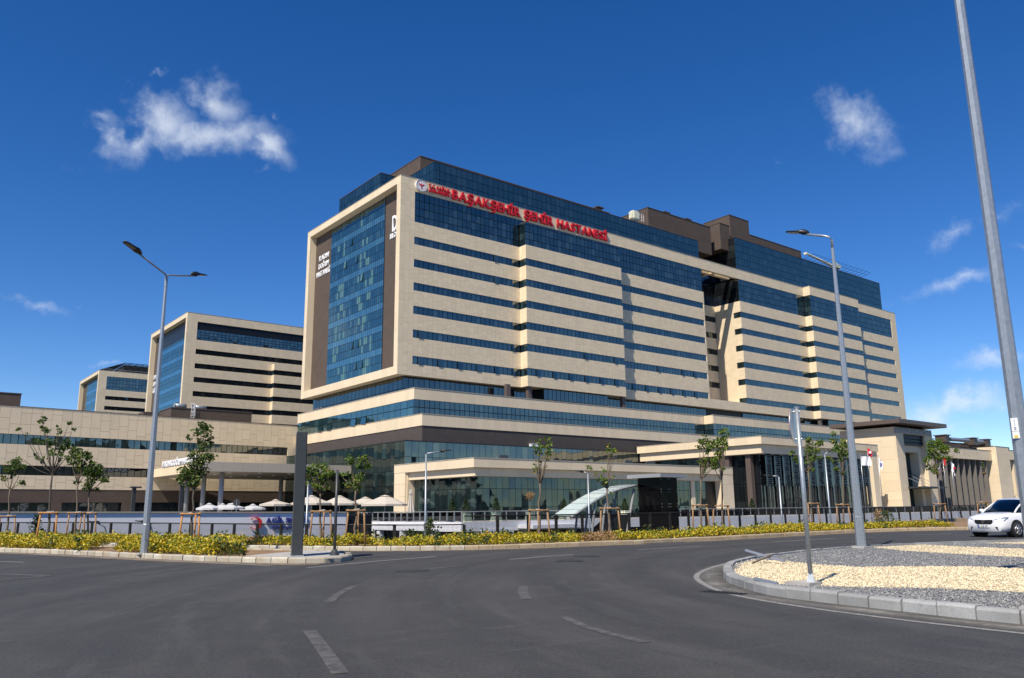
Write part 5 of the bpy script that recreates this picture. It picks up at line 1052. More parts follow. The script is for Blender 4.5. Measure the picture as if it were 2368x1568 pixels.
sign_text(t, 'ACİL SERVİS', (24.0, 59.86, 0.60), (1, 0), 0.37, 3.35, 'blue_letter', 0.12, 0.03); sign_text(t, '(Emergency)', (24.5, 59.88, 0.14), (1, 0), 0.27, 2.3, 'blue_letter', 0.08, 0.02)
t = Thing('crescent_sign', 'red crescent emblem on the white wall left of the blue lettering', 'sign', (23.35, 59.85, 0.2))
oc = [(23.22+0.44*math.cos(q), 0.58+0.44*math.sin(q)) for q in [(-2.5+5.0*k/24) for k in range(25)]]; ic = [(23.05+0.42*math.cos(q), 0.58+0.39*math.sin(q)) for q in [(2.15-4.3*k/24) for k in range(25)]]
n = 25; V = []
for y in (59.74, 59.9): V += [(x, y, z) for x, z in oc]+[(x, y, z) for x, z in reversed(ic)]
F = [(i, i+1, i+1+n, i+n) for i in range(n-1)]+[(i+2*n, i+3*n, i+1+3*n, i+1+2*n) for i in range(n-1)]+[(i, i+2*n, i+1+2*n, i+1) for i in range(n-1)]+[(i+n, i+1+n, i+1+3*n, i+3*n) for i in range(n-1)]
plain('crescent_red', (0.62, 0.03, 0.02), 0.35); t.part('crescent', (V, F), 'crescent_red'); t.part('mount', cubes([(23.45, 59.86, 0.5, 23.6, 59.96, 0.66)]), 'grey_paint')
def petals(t, p, e, r, y=0.03):
    A = Vector((e[0], e[1], 0)); N = A.cross(Vector((0, 0, 1))); P = Vector(p)
    for k in range(5):
        q = R(90+72*k); c = P+A*(math.cos(q)*r)+Vector((0, 0, math.sin(q)*r)); t.part('petal', tube([c, c+N*y], r*0.55, 10), 'red_letter')
t = Thing('shop_sign', 'white shop board with red blossom and dark letters, low at the left terrace edge', 'sign', (47.5, 87, -1.7), 'shop signs')
t.part('board', cubes([(47.36, 85.6, -1.65, 47.44, 88.9, -0.77)]), 'white_paint'); petals(t, (47.34, 88.35, -1.15), (0, -1), 0.19); sign_text(t, 'SAKURA', (47.33, 88.0, -1.16), (0, -1), 0.3, 2.1, 'dark_metal', 0.03, 0.01)
t = Thing('shop_sign', 'white shop strip with red blossom and dark letters under the terrace front', 'sign', (52, 68.4, -1.2), 'shop signs')
t.part('board', cubes([(50.1, 68.36, -1.25, 54.3, 68.44, -0.58)]), 'white_paint'); petals(t, (50.75, 68.34, -0.92), (1, 0), 0.17); sign_text(t, 'SAKURA', (51.3, 68.33, -1.06), (1, 0), 0.34, 2.5, 'dark_metal', 0.03, 0.01)

# glass balustrade
def clear_mat(name, tint, refl=0.06):
    t = NT(name); tr = t.n('ShaderNodeBsdfTransparent', {'Color': (*tint, 1)}); gl = t.n('ShaderNodeBsdfGlossy', {'Color': (0.9, 0.95, 1, 1), 'Roughness': 0.02}); fr = t.n('ShaderNodeFresnel', {'IOR': 1.45})
    m = t.n('ShaderNodeMixShader', {0: t.math('ADD', fr.outputs[0], refl), 1: tr.outputs[0], 2: gl.outputs[0]}); t.t.links.new(m.outputs[0], t.out.inputs[0])
clear_mat('clear_glass', (0.62, 0.70, 0.70)); clear_mat('car_glass', (0.20, 0.24, 0.23), 0.05)
bl = Thing('glass_balustrade', 'grey framed glass balustrade along the terrace edge', 'balustrade', (47.8, 68.6, 0.2))
def balustrade(a_, b_, step):
    a_, b_ = Vector(a_), Vector(b_); n = max(1, round((b_-a_).length/step)); d = (b_-a_)/n; nn = Vector((-d.y, d.x)).normalized()
    for i in range(n+1):
        p = a_+d*i; bl.part('post', cubes([(p.x-0.04, p.y-0.04, 0.2, p.x+0.04, p.y+0.04, 1.22)]), 'grey_paint')
        if i < n:
            q = p+d; e_ = d.normalized(); bl.part('rail', tube([(p.x, p.y, 1.24), (q.x, q.y, 1.24)], 0.045, 6), 'grey_paint')
            A = [p+e_*0.08-nn*0.01, q-e_*0.08-nn*0.01, q-e_*0.08+nn*0.01, p+e_*0.08+nn*0.01]; bl.part('glass_pane', ([(w.x, w.y, z) for z in (0.30, 1.15) for w in A], CUBE_F), 'clear_glass')
balustrade((47.85, 91), (47.85, 68.65), 1.35); balustrade((47.95, 68.65), (62, 68.65), 1.35); balustrade((79.6, 68.65), (118, 68.65), 1.8); balustrade((118.2, 68.65), (215, 68.65), 3.0)

# planters
def planter(label, x, y, H, seed, ball=False):
    t = Thing('planter', label, 'planter', (x, y, 0.2), 'terrace planters'); r_ = np.random.default_rng(seed)
    V = [(x+a_*w, y+b_*w, z) for w, z in ((0.48, 0.2), (0.36, 1.05)) for a_, b_ in ((-1, -1), (1, -1), (1, 1), (-1, 1))]; t.part('pot', (V, CUBE_F), 'cream_paint'); V = [(x+a_*0.40, y+b_*0.40, z) for z in (1.05, 1.14) for a_, b_ in ((-1, -1), (1, -1), (1, 1), (-1, 1))]; t.part('pot_rim', (V, CUBE_F), 'cream_paint')
    if not ball:
        k = 900; zz = r_.uniform(0, 1, k)**1.2; w = 0.46*(1-zz**1.4)+0.05; an = r_.uniform(0, 6.28, k); rr_ = w*np.sqrt(r_.uniform(0.2, 1, k)); P = np.stack([rr_*np.cos(an), rr_*np.sin(an), 0.95+zz*(H-1.25)], 1); t.part('stem', tube([(x, y, 1.0), (x, y, 0.2+H*0.8)], 0.04, 6), 'bark')
    else:
        k = 500; q = r_.normal(0, 1, (k, 3)); q /= np.linalg.norm(q, axis=1)[:, None]; P = q*r_.uniform(0.2, 0.5, (k, 1)); P[:, 2] += H-0.5; t.part('stem', tube([(x, y, 1.0), (x, y, H-0.6)], 0.035, 6), 'bark')
    link(bpy.data.objects.new('crown', leaves_mesh('crown', P, 0.12, 0.3, 'shrub_leaf' if not ball else 'dry_leaf')), t.o)
for k, (x, H, b_, lab) in enumerate(((46.03+2.6, 2.7, 0, 'cone shrub in a cream pot at the terrace corner, left of the pavilion lamp'), (50.4, 2.6, 0, 'cone shrub in a cream pot, second from the terrace corner'), (54.4, 2.8, 0, 'dark cone shrub in a cream pot under the pavilion corner'), (59.2, 3.2, 1, 'small round headed tree in a cream pot before the pavilion glass'), (64.3, 2.6, 0, 'cone shrub in a cream pot just left of the escalator cover'), (74.4, 2.7, 0, 'cone shrub in a cream pot seen under the escalator cover'), (100.5, 2.7, 0, 'cone shrub in a cream pot among the white chairs by the lobby'))): planter(lab, x, 71.5, H, 50+k, b_)

# parasols
def parasol(label, x, y, z0, apex, edge, w, mat, group='open parasols', rot=0.3):
    t = Thing('parasol', label, 'parasol', (x, y, z0), group); r = w/2*1.08; n = 8
    P = [(x+r*math.cos(rot+2*math.pi*k/n), y+r*math.sin(rot+2*math.pi*k/n)) for k in range(n)]; m = 0.22; za = apex-0.18
    V = [(px, py, edge) for px, py in P]+[(x+(px-x)*m, y+(py-y)*m, za-0.05) for px, py in P]+[(px, py, edge-0.22) for px, py in P]
    V += [(x+(px-x)*0.6, y+(py-y)*0.6, edge+(za-edge)*0.46) for px, py in P]
    F = []
    for k in range(n): j = (k+1) % n; F += [(k, j, j+3*n, k+3*n), (k+3*n, j+3*n, j+n, k+n), (k+2*n, j+2*n, j, k)]
    t.part('canopy', (V, F), mat)
    V = [(x+(px-x)*m*1.15, y+(py-y)*m*1.15, za) for px, py in P]+[(x, y, apex)]; t.part('vent_cap', (V, [(k, (k+1) % n, n) for k in range(n)]), mat)
    t.part('pole', tube([(x, y, z0), (x, y, apex-0.05)], 0.04, 8), 'aluminium'); t.part('base', cubes([(x-0.4, y-0.4, z0, x+0.4, y+0.4, z0+0.1)]), 'grey_stone')
    for px, py in P: t.part('rib', tube([(x, y, za-0.12), (px, py, edge-0.02)], 0.018, 4), 'aluminium')
parasol('large beige parasol nearest the pavilion pillar', 49.8, 87.6, 0.2, 3.3, 2.2, 5.2, 'canvas'); parasol('beige parasol left of the large one, behind the thin pole', 46.6, 93.2, 0.2, 3.35, 2.35, 4.2, 'canvas'); parasol('beige parasol right behind the dark totem', 42.6, 92.6, 0.2, 3.35, 2.4, 4.6, 'canvas', rot=0.6); parasol('small beige parasol peeking over behind the large one', 53.0, 98.5, 0.2, 3.3, 2.5, 4.0, 'canvas'); parasol('beige parasol half hidden left of the dark totem', 38.5, 93.5, 0.2, 2.9, 2.3, 3.4, 'canvas')
for k, (x, y, a_, e_, w, lab) in enumerate(((33.8, 102.6, 2.6, 1.95, 2.9, 'white parasol between the two front canopy columns'), (36.6, 106, 2.6, 2.0, 2.6, 'white parasol just right of the front canopy column'), (33.9, 95, 2.5, 1.95, 2.8, 'white parasol nearest the white wall, behind the round sign'), (38.2, 108, 2.6, 2.0, 3.0, 'white parasol far back under the canopy shade'), (40.2, 105, 2.5, 1.9, 3.0, 'rightmost white parasol before the dark glass entrance'))): parasol(lab, x, y, 0.2, a_, e_, w, 'canvas_white', 'white parasols by the canopy', 0.3*k)
t = Thing('folded_parasol', 'folded beige parasol beside the pavilion pillar', 'parasol', (48.9, 77.5, 0.2))
x, y = 48.9, 80.2; V, F = [], []
prof = [(1.0, 0.50), (1.6, 0.44), (2.4, 0.30), (3.2, 0.17), (3.35, 0.22), (3.55, 0.16), (3.8, 0.05)]
for j, (z, r) in enumerate(prof):
    for k in range(16): q = k*math.pi/8; rr_ = r*(1.0 if k % 2 else 0.62); V.append((x+rr_*math.cos(q), y+rr_*math.sin(q), z-(0.12 if (k % 4 == 1 and j == 0) else 0)))
for j in range(len(prof)-1):
    for k in range(16): F.append((j*16+k, j*16+(k+1) % 16, j*16+16+(k+1) % 16, j*16+16+k))
t.part('canopy', (V, F), 'canvas'); t.part('pole', tube([(x, y, 0.2), (x, y, 3.9)], 0.04, 8), 'aluminium'); t.part('base', cubes([(x-0.4, y-0.4, 0.2, x+0.4, y+0.4, 0.3)]), 'grey_stone'); t.part('strap', tube([(x, y, 3.2), (x, y, 3.28)], 0.2, 12), 'canvas')
# white chairs
def chair(label, x, y, rz):
    t = Thing('terrace_chair', label, 'chair', (x, y, 0.2), 'white terrace chairs'); M = Matrix.Rotation(rz, 3, 'Z')
    def bx(name, b): V, F = cubes([b]); t.part(name, ([tuple(M @ Vector(v)+Vector((x, y, 0.2))) for v in V], F), 'white_paint')
    bx('seat', (-0.25, -0.25, 0.42, 0.25, 0.25, 0.47)); bx('top_slat', (-0.25, 0.22, 0.85, 0.25, 0.25, 0.95)); bx('middle_slat', (-0.25, 0.22, 0.65, 0.25, 0.25, 0.75))
    for sx in (-0.24, 0.20): bx('front_leg', (sx, -0.24, 0, sx+0.04, -0.20, 0.42)); bx('rear_leg', (sx, 0.20, 0, sx+0.04, 0.219, 0.95)); bx('armrest', (sx, -0.24, 0.62, sx+0.05, 0.2, 0.66))
for k, (x, y, rz, lab) in enumerate(((84, 73, 0.4, 'white slatted chair beside the lift box'), (90.5, 73.5, 2.2, 'white slatted chair in front of the dark pavilion window'), (96.5, 72.5, 0.2, 'white slatted chair left of the pavilion end pillar'), (98.2, 72.8, 1.0, 'white slatted chair right of the potted cone shrub'), (102, 73.2, -0.4, 'white slatted chair between the pavilion end and the lobby'), (103.6, 73.0, 0.5, 'rightmost white slatted chair before the lobby'))): chair(lab, x, y, rz)

# ------------------------------------------------------------------ lift box and escalator cover
lf = Thing('lift_box', 'black glass lift box with grey flat cap behind the fence', 'lift', (49.86, 44, -4))
lf.part('core', cubes([(49.93, 44.07, -4, 51.9, 46.3, 3.75)]), 'interior_dark')
for k in range(5):
    z0, z1 = (-4, -1.9, -0.15, 1.6, 2.75)[k], (-1.92, -0.17, 1.58, 2.73, 3.76)[k]
    for j in range(2):
        lf.piece('glass_panel', 'black_glass', (49.86, 44.0), XE, NY, 0.0+1.05*j+0.01, 1.05*(j+1)-0.01, z0, z1, -0.07, 0); lf.piece('glass_panel', 'black_glass', (49.86, 44.08), YE, NX, 1.14*j+0.01, 1.14*(j+1)-0.01, z0, z1, -0.07, 0)
        for (du, dz) in ((0.12, 0.1), (0.93, 0.1), (0.12, z1-z0-0.1), (0.93, z1-z0-0.1)):
            if z0 > -0.5: lf.part('glass_fixing', cubes([(49.86+1.05*j+du-0.025, 43.96, z0+dz-0.025, 49.86+1.05*j+du+0.025, 44.0-0.003, z0+dz+0.025)]), 'aluminium')
lf.part('cap', cubes([(49.3, 43.4, 3.77, 52.5, 47.0, 4.06)]), 'grey_paint'); lf.finish()
ec = Thing('escalator_cover', 'curved pale green glass cover rising over the escalator to the lift box', 'canopy', (41, 46.4, -4))
arc = [(a_*1.043, 1.35+(b_-1.35)*1.043) for a_, b_ in ((40.6, 0.88), (41.5, 1.32), (42.4, 1.76), (43.3, 2.16), (44.2, 2.50), (45.1, 2.77), (46.0, 2.98), (46.9, 3.13), (47.8, 3.23))]
t_ = NT('pale_glass'); t_.pbr(t_.mix(t_.rand(), (0.46, 0.56, 0.54), (0.52, 0.62, 0.59)), 0.12, 0, None, 0.6)
for (xa, za), (xb, zb) in zip(arc, arc[1:]):
    for y0_, y1_ in ((46.36, 47.39), (47.41, 48.44)):
        V = [(xa+0.03, y0_, za), (xb-0.03, y0_, zb), (xb-0.03, y1_, zb), (xa+0.03, y1_, za)]; ec.part('glass_panel', (V+[(a_, b_, c_-0.03) for a_, b_, c_ in V], [(0, 1, 2, 3), (7, 6, 5, 4), (0, 4, 5, 1), (1, 5, 6, 2), (2, 6, 7, 3), (3, 7, 4, 0)]), 'pale_glass')
for y in (46.30, 48.50): ec.part('edge_beam', tube([(a_, y, b_-0.10) for a_, b_ in arc], 0.09, 8), 'grey_paint', True)
for k, (xa, za) in enumerate(arc): ec.part('cross_beam', tube([(xa, 46.34, za-0.01), (xa, 48.46, za-0.01)], 0.035, 6), 'totem_grey')
for a_, b_ in (((49.5, 2.95), (47.4, -4.0)), ((46.2, 2.2), (45.0, -4)), ((46.2, 2.2), (47.2, -4)), ((45.0, 1.8), (44.0, -4))):
    for y in (46.45, 48.35): ec.part('strut', tube([(a_[0], y, a_[1]), (b_[0], y, b_[1])], 0.10, 8), 'grey_paint')
t = Thing('escalator', 'escalator descending under the curved glass cover', 'escalator', (44, 47, -4))
for y in (46.7, 47.95): t.part('balustrade', ([(41.5, y, -4), (43.2, y, -4), (49.0, y, -0.2), (49.0, y, 0.9), (48.0, y, 0.9), (41.5, y, -3.0), (41.5, y+0.15, -4), (43.2, y+0.15, -4), (49.0, y+0.15, -0.2), (49.0, y+0.15, 0.9), (48.0, y+0.15, 0.9), (41.5, y+0.15, -3.0)], [(0, 1, 2, 3, 4, 5), (11, 10, 9, 8, 7, 6)]+[(i, i+6, (i+1) % 6+6, (i+1) % 6) for i in range(6)]), 'dark_metal')
for k in range(14): t.part('step', cubes([(42.6+k*0.45, 46.87, -4+k*0.29, 43.05+k*0.45, 47.93, -3.75+k*0.29)]), 'grey_paint')

# ------------------------------------------------------------------ street lamps and posts
def lamp_head(t, p, d, L=0.78, W=0.34, tilt=0.10):
    d = Vector((d[0], d[1], 0)).normalized(); s_ = Vector((-d.y, d.x, 0)); u_ = Vector((0, 0, 1)); ax = (d*math.cos(tilt)+u_*math.sin(tilt)); up_ = s_.cross(ax)*-1
    if up_.z < 0: up_ = -up_
    st = [(-0.10, 0.03, 0.05, -0.03), (0.0, 0.09, 0.10, -0.06), (0.14, 0.15, 0.12, -0.07), (0.26, 0.17, 0.09, -0.02), (0.42, 0.165, 0.06, 0.0), (0.66, 0.15, 0.045, 0.0), (0.76, 0.10, 0.035, 0.004), (0.78, 0.03, 0.025, 0.012)]
    V, F = [], []; n = 10
    for x, w, top, bot in st:
        for k in range(n):
            q = 2*math.pi*k/n; yy = math.cos(q)*w*W/0.34; zz = (top if math.sin(q) > 0 else -bot)*abs(math.sin(q))*1.0; V.append(Vector(p)+ax*(x*L/0.78)+s_*yy+up_*(zz if math.sin(q) > 0 else -abs(bot)*abs(math.sin(q))-0.002))
    for i in range(len(st)-1):
        for k in range(n): F.append((i*n+k, i*n+(k+1) % n, (i+1)*n+(k+1) % n, (i+1)*n+k))
    F += [tuple(range(n-1, -1, -1)), tuple((len(st)-1)*n+k for k in range(n))]
    h = t.part('lamp_head', (V, F), 'lamp_black', True)
    A = [Vector(p)+ax*(x*L)+s_*(y*W*0.7)-up_*0.006 for x, y in ((0.36, -0.5), (0.9, -0.45), (0.9, 0.45), (0.36, 0.5))]; B_ = [a_-up_*0.012 for a_ in A]
    t.part('lens', (A+B_, [(0, 1, 2, 3), (7, 6, 5, 4), (0, 4, 5, 1), (1, 5, 6, 2), (2, 6, 7, 3), (3, 7, 4, 0)]), 'lamp_lens', parent=h)
def pole(t, x, y, z0, z1, r0_, r1_, n=8, plate=0.2):
    t.part('pole', tube([(x, y, z0), (x, y, z0+0.9), (x, y, z0+0.92), (x, y, z1)], [r0_*1.04, r0_*1.0, r0_*0.93, r1_], n), 'galvanised'); t.part('base_plate', cubes([(x-plate, y-plate, z0-0.02, x+plate, y+plate, z0+0.03)]), 'concrete')
t = Thing('double_street_lamp', 'tall double armed grey street lamp on the median island', 'street lamp', (7.21, 27.71, 0.12), 'tall street lamps')
x, y = 7.21, 27.71; pole(t, x, y, 0.12, 9.2, 0.115, 0.045); A = Vector((0.822, 0.569, 0)); tp = Vector((x, y, 9.2))
for sg in (1, -1): e_ = tp+A*(1.3*sg)+Vector((0, 0, 0.34)); t.part('arm', tube([tp-Vector((0, 0, 0.05)), tp+A*0.08*sg+Vector((0, 0, 0.02)), e_], 0.032, 7), 'galvanised', True); lamp_head(t, e_+Vector((0, 0, 0.05)), A*sg, 0.72, 0.27, 0.22)
t.part('access_hatch', cubes([(x-0.05, y-0.118, 0.55, x+0.05, y-0.10, 0.95)]), 'aluminium'); t.part('collar', tube([tp-Vector((0, 0, 0.4)), tp-Vector((0, 0, 0.02))], 0.055, 8), 'galvanised')
t = Thing('single_street_lamp', 'tall single arm grey street lamp on the far edge of the roundabout island', 'street lamp', (23.91, 13.23, 0.14), 'tall street lamps')
x, y = 23.91, 13.23; pole(t, x, y, 0.14, 9.6, 0.14, 0.05); tp = Vector((x, y, 9.6))
arc_ = [tp, tp+Vector((0, 0, 0.28)), tp+Vector((-0.02, 0.06, 0.40)), tp+Vector((-0.05, 0.2, 0.46)), tp+Vector((-0.16, 0.78, 0.66))]; t.part('arm', tube(arc_, 0.04, 8), 'galvanised', True); lamp_head(t, arc_[-1]+Vector((0, 0, 0.05)), (-0.2, 1), 0.70, 0.34, 0.26)
t = Thing('single_street_lamp', 'near galvanised lamp pole leaving the picture at the right edge', 'street lamp', (11.19, 3.97, 0.13), 'tall street lamps')
x, y = 11.20, 3.98; pole(t, x, y, 0.13, 10.4, 0.108, 0.052); tp = Vector((x, y, 10.4)); t.part('arm', tube([tp, tp+Vector((0, 0, 0.3)), tp+Vector((-0.3, -0.05, 0.5)), tp+Vector((-1.2, -0.2, 0.6))], 0.04, 8), 'galvanised', True); lamp_head(t, tp+Vector((-1.2, -0.2, 0.64)), (-1, -0.17))
nd = Vector((-x, -y, 0)).normalized(); sd = Vector((-nd.y, nd.x, 0)); c = Vector((x, y, 0))+nd*0.098
def sticker(name, z0, z1, w, mat, push=0.0, off=-0.04, parent=None):
    q = c+sd*off+nd*push; V = [q-sd*w/2+Vector((0, 0, z0)), q+sd*w/2+Vector((0, 0, z0)), q+sd*w/2+Vector((0, 0, z1)), q-sd*w/2+Vector((0, 0, z1))]; V += [v-nd*0.02 for v in V]; return t.part(name, (V, [(0, 1, 2, 3), (7, 6, 5, 4), (0, 4, 5, 1), (1, 5, 6, 2), (2, 6, 7, 3), (3, 7, 4, 0)]), mat)
plain('warn_yellow', (0.65, 0.5, 0.05), 0.5); sticker('number_plate', 2.24, 2.40, 0.075, 'white_paint', 0.002); sticker('warning_plate', 2.15, 2.235, 0.075, 'white_paint', 0.002); sticker('warning_mark', 2.16, 2.19, 0.04, 'warn_yellow', 0.006)
for k, z in enumerate((2.37, 2.32, 2.27)):
    me, (a_, b_) = glyph('110'[k], 0.05, 0.004, 0.0, 'blue_letter'); o = bpy.data.objects.new('number', me); link(o, t.o); p = c+nd*0.005+sd*(-0.052)+Vector((0, 0, z-0.015))-t.loc; e2 = sd
    o.matrix_basis = Matrix(((e2.x, 0, nd.x, p.x), (e2.y, 0, nd.y, p.y), (0, 1, 0, p.z), (0, 0, 0, 1)))
def small_lamp(label, x, y, z0, z1, adir, alen, rise=0.3, mat='galvanised'):
    t = Thing('path_lamp', label, 'street lamp', (x, y, z0), 'slim path lamps'); a_ = Vector((adir[0], adir[1], 0)).normalized(); tp = Vector((x, y, z1))
    t.part('pole', tube([(x, y, z0), (x, y, z1)], [0.075, 0.05], 8), mat, True); e_ = tp+a_*alen+Vector((0, 0, rise)); t.part('arm', tube([tp-Vector((0, 0, 0.02)), tp+a_*0.08+Vector((0, 0, 0.06)), e_], 0.035, 6), mat, True); lamp_head(t, e_, a_, 0.6, 0.28, 0.1)
RHt = (RH.x, RH.y); LHt = (-RH.x, -RH.y)
small_lamp('slim path lamp with arm to the right before the pavilion corner', 24.64, 38.84, -4, 4.45, RHt, 0.85, 0.16); small_lamp('slim path lamp with arm to the left beside the escalator cover', 38.67, 40.5, -4, 3.72, LHt, 0.35, 0.12); small_lamp('slim path lamp with arm to the left before the lobby screens', 51.64, 34.31, -4, 3.48, LHt, 0.5, 0.08); small_lamp('slim path lamp behind the tree with the tall shoot', 51.63, 30.57, -4, 4.85, RHt, 0.3, 0.25); small_lamp('short slim path lamp just right of the dark totem', 20.69, 45.52, -4, 3.25, RHt, 0.12, 0.05)
for x, y, z, lab in ((17.78, 72.86, 3.45, 'dark square headed post lamp left of the double lamp'), (21.31, 71.91, 3.78, 'dark square headed post lamp right of the double lamp')):
    t = Thing('post_lamp', lab, 'street lamp', (x, y, 0.2), 'dark post lamps'); t.part('post', cubes([(x-0.14, y-0.14, 0.2, x+0.14, y+0.14, z)]), 'dark_metal'); t.part('head', cubes([(x-0.3, y-0.3, z, x+0.5, y+0.3, z+0.12)]), 'dark_metal')
for x, y, lab in ((13.2, 52.0, 'black lamp head on a short curved arm in front of the white wall, right one'), (10.9, 53.0, 'black lamp head on a short curved arm in front of the white wall, left one')):
    t = Thing('court_lamp', lab, 'street lamp', (x, y, -4), 'court lamps'); t.part('pole', tube([(x+0.7, y, -4), (x+0.7, y, 0.3), (x+0.6, y, 0.6), (x+0.2, y, 0.85)], 0.04, 7), 'galvanised', True); lamp_head(t, (x+0.25, y, 0.86), (-1, 0), 0.6, 0.28, 0.15)
# totem and the thin dark post beside it
t = Thing('sign_totem', 'tall dark grey sign totem standing edge on at the median nose', 'totem', (9.84, 22.2, 0.15))
q = R(68); e_ = Vector((math.cos(q), math.sin(q), 0)); s_ = Vector((-e_.y, e_.x, 0)); c = Vector((9.86, 22.22, 0))
def obox(t, name, mat, c, e_, s_, l0, l1, w0, w1, z0, z1):
    V = [tuple(c+e_*a_+s_*b_+Vector((0, 0, z))) for z in (z0, z1) for a_, b_ in ((l0, w0), (l1, w0), (l1, w1), (l0, w1))]; return t.part(name, (V, CUBE_F), mat)
obox(t, 'core', 'dark_metal', c, e_, s_, 0.02, 0.93, -0.11, 0.11, 0.15, 3.62); obox(t, 'front_edge', 'totem_grey', c, e_, s_, 0, 0.03, -0.13, 0.13, 0.17, 3.6); obox(t, 'left_panel', 'totem_grey', c, e_, s_, 0.04, 0.92, 0.112, 0.15, 0.17, 3.64); obox(t, 'right_panel', 'totem_grey', c, e_, s_, 0.04, 0.92, -0.15, -0.112, 0.17, 3.64); obox(t, 'foot', 'galvanised', c, e_, s_, -0.05, 1.0, -0.18, 0.18, 0.13, 0.165)
t = Thing('dark_post', 'thin dark steel post with round foot beside the totem', 'post', (10.89, 21.99, 0.15)); t.part('shaft', tube([(10.89, 21.99, 0.15), (10.89, 21.99, 2.55)], 0.042, 10), 'totem_grey', True); t.part('foot', tube([(10.89, 21.99, 0.13), (10.89, 21.99, 0.22), (10.89, 21.99, 0.3)], [0.14, 0.12, 0.05], 12), 'totem_grey')
# round traffic sign seen nearly from the edge
t = Thing('round_sign', 'round traffic sign seen edge on, on a galvanised pole in the gravel', 'traffic sign', (12.2, 7.66, 0.13)); x, y = 12.2, 7.66
t.part('pole', tube([(x, y, 0.13), (x, y, 2.98)], 0.038, 12), 'galvanised', True); t.part('cap', tube([(x, y, 2.98), (x, y, 3.0)], 0.045, 12), 'galvanised')
vd = Vector((x, y, 0)).normalized(); q = math.atan2(vd.y, vd.x)-R(14); nrm = Vector((-math.sin(q), math.cos(q), 0)); c = Vector((x, y, 2.68))+nrm*0.055; t.part('plate', tube([c, c+nrm*0.012], 0.30, 36), 'aluminium'); plain('sign_face', (0.55, 0.05, 0.05), 0.4); t.part('face', tube([c+nrm*0.013, c+nrm*0.016], 0.295, 36), 'sign_face')
for z in (2.46, 2.92): t.part('clamp', tube([Vector((x, y, z))-nrm*0.05, Vector((x, y, z))+nrm*0.056], 0.02, 8), 'galvanised')
t.part('footing', cubes([(x-0.28, y-0.14, 0.02, x+0.10, y+0.30, 0.17)]), 'concrete'); t.part('gusset', tube([(x, y, 0.17), (x, y, 0.3)], [0.09, 0.045], 4), 'galvanised')
t = Thing('traffic_sign', 'small round dark sign on a pole by the canopy column', 'traffic sign', (29.0, 80.0, 0.2)); t.part('pole', tube([(29, 80, 0.2), (29, 80, 2.6)], 0.035, 8), 'galvanised'); t.part('plate', tube([Vector((29, 80, 2.35)), Vector((29, 80, 2.35))-FH*0.03], 0.36, 24), 'dark_metal')
def strip(name, label, a_, b_, w, mat):
    t = Thing(name, label, 'metal strip', a_, 'fallen metal strips'); a_, b_ = Vector(a_), Vector(b_); d = (b_-a_).normalized(); s_ = Vector((-d.y, d.x, 0)).normalized(); u_ = d.cross(s_)*-1
    pr = [(-w, 0), (-w, 0.012), (-w*0.3, 0.045), (w*0.3, 0.045), (w, 0.012), (w, 0)]
    V = [tuple(p+s_*x+Vector((0, 0, z))) for p in (a_, b_) for x, z in pr]; t.part('rail', (V, [(i, i+1, i+7, i+6) for i in range(5)]+[(5, 0, 6, 11), (5, 4, 3, 2, 1, 0), (6, 7, 8, 9, 10, 11)]), mat)
strip('fallen_rail', 'bent white metal strip lying over the island kerb', (16.3, 11.85, 0.36), (16.2, 10.8, 0.16), 0.045, 'aluminium'); strip('fallen_rail', 'short pale metal strip on the gravel by the sign footing', (11.95, 8.55, 0.16), (11.55, 7.85, 0.15), 0.035, 'aluminium')
t = Thing('wooden_stick', 'short weathered stick leaning on the bent metal strip', 'stick', (15.9, 11.2, 0.15)); t.part('shaft', tube([(15.6, 11.2, 0.15), (16.25, 11.15, 0.30)], 0.022, 6), 'bark')

# ------------------------------------------------------------------ flags
plain('flag_red', (0.55, 0.01, 0.02), 0.7); plain('flag_white', (0.75, 0.76, 0.8), 0.7); plain('flag_violet', (0.20, 0.19, 0.42), 0.7)
def flag(label, x, y, top, drop, mat, fly, mark=None, seed=0):
    t = Thing('flagpole', label, 'flag', (x, y, 0.2), 'flags before the entrance'); t.part('pole', tube([(x, y, 0.2), (x, y, top+0.25)], [0.07, 0.035], 8), 'aluminium', True); t.part('finial', tube([(x, y, top+0.25), (x, y, top+0.33), (x, y, top+0.4)], [0.04, 0.07, 0.02], 8), 'aluminium')
    V, F = [], []; nx_, nz_ = 12, 8; A = Vector((RH.x, RH.y, 0))
    for j in range(nz_+1):
        for i in range(nx_+1):
            u, v = i/nx_, j/nz_; sag = (1-fly)*1.1*u**1.3; px = 0.06+u*(0.35+1.2*fly)*(1-0.25*v*(1-fly)); p = Vector((x, y, top-v*drop*(1 if fly > 0.5 else 0.85)-sag*drop*0.5))+A*px+FH*(0.16*math.sin(u*9+seed+v*2)*(0.3+u)); V.append(p)
    for j in range(nz_):
        for i in range(nx_): F.append((j*(nx_+1)+i, j*(nx_+1)+i+1, (j+1)*(nx_+1)+i+1, (j+1)*(nx_+1)+i))
    cl = t.part('cloth', (V, F), mat, True)
    if mark:
        mid = V[4*(nx_+1)+6]; t.part('crescent_mark', tube([mid-FH*0.22, mid-FH*0.24], 0.22, 14), mark, parent=cl)
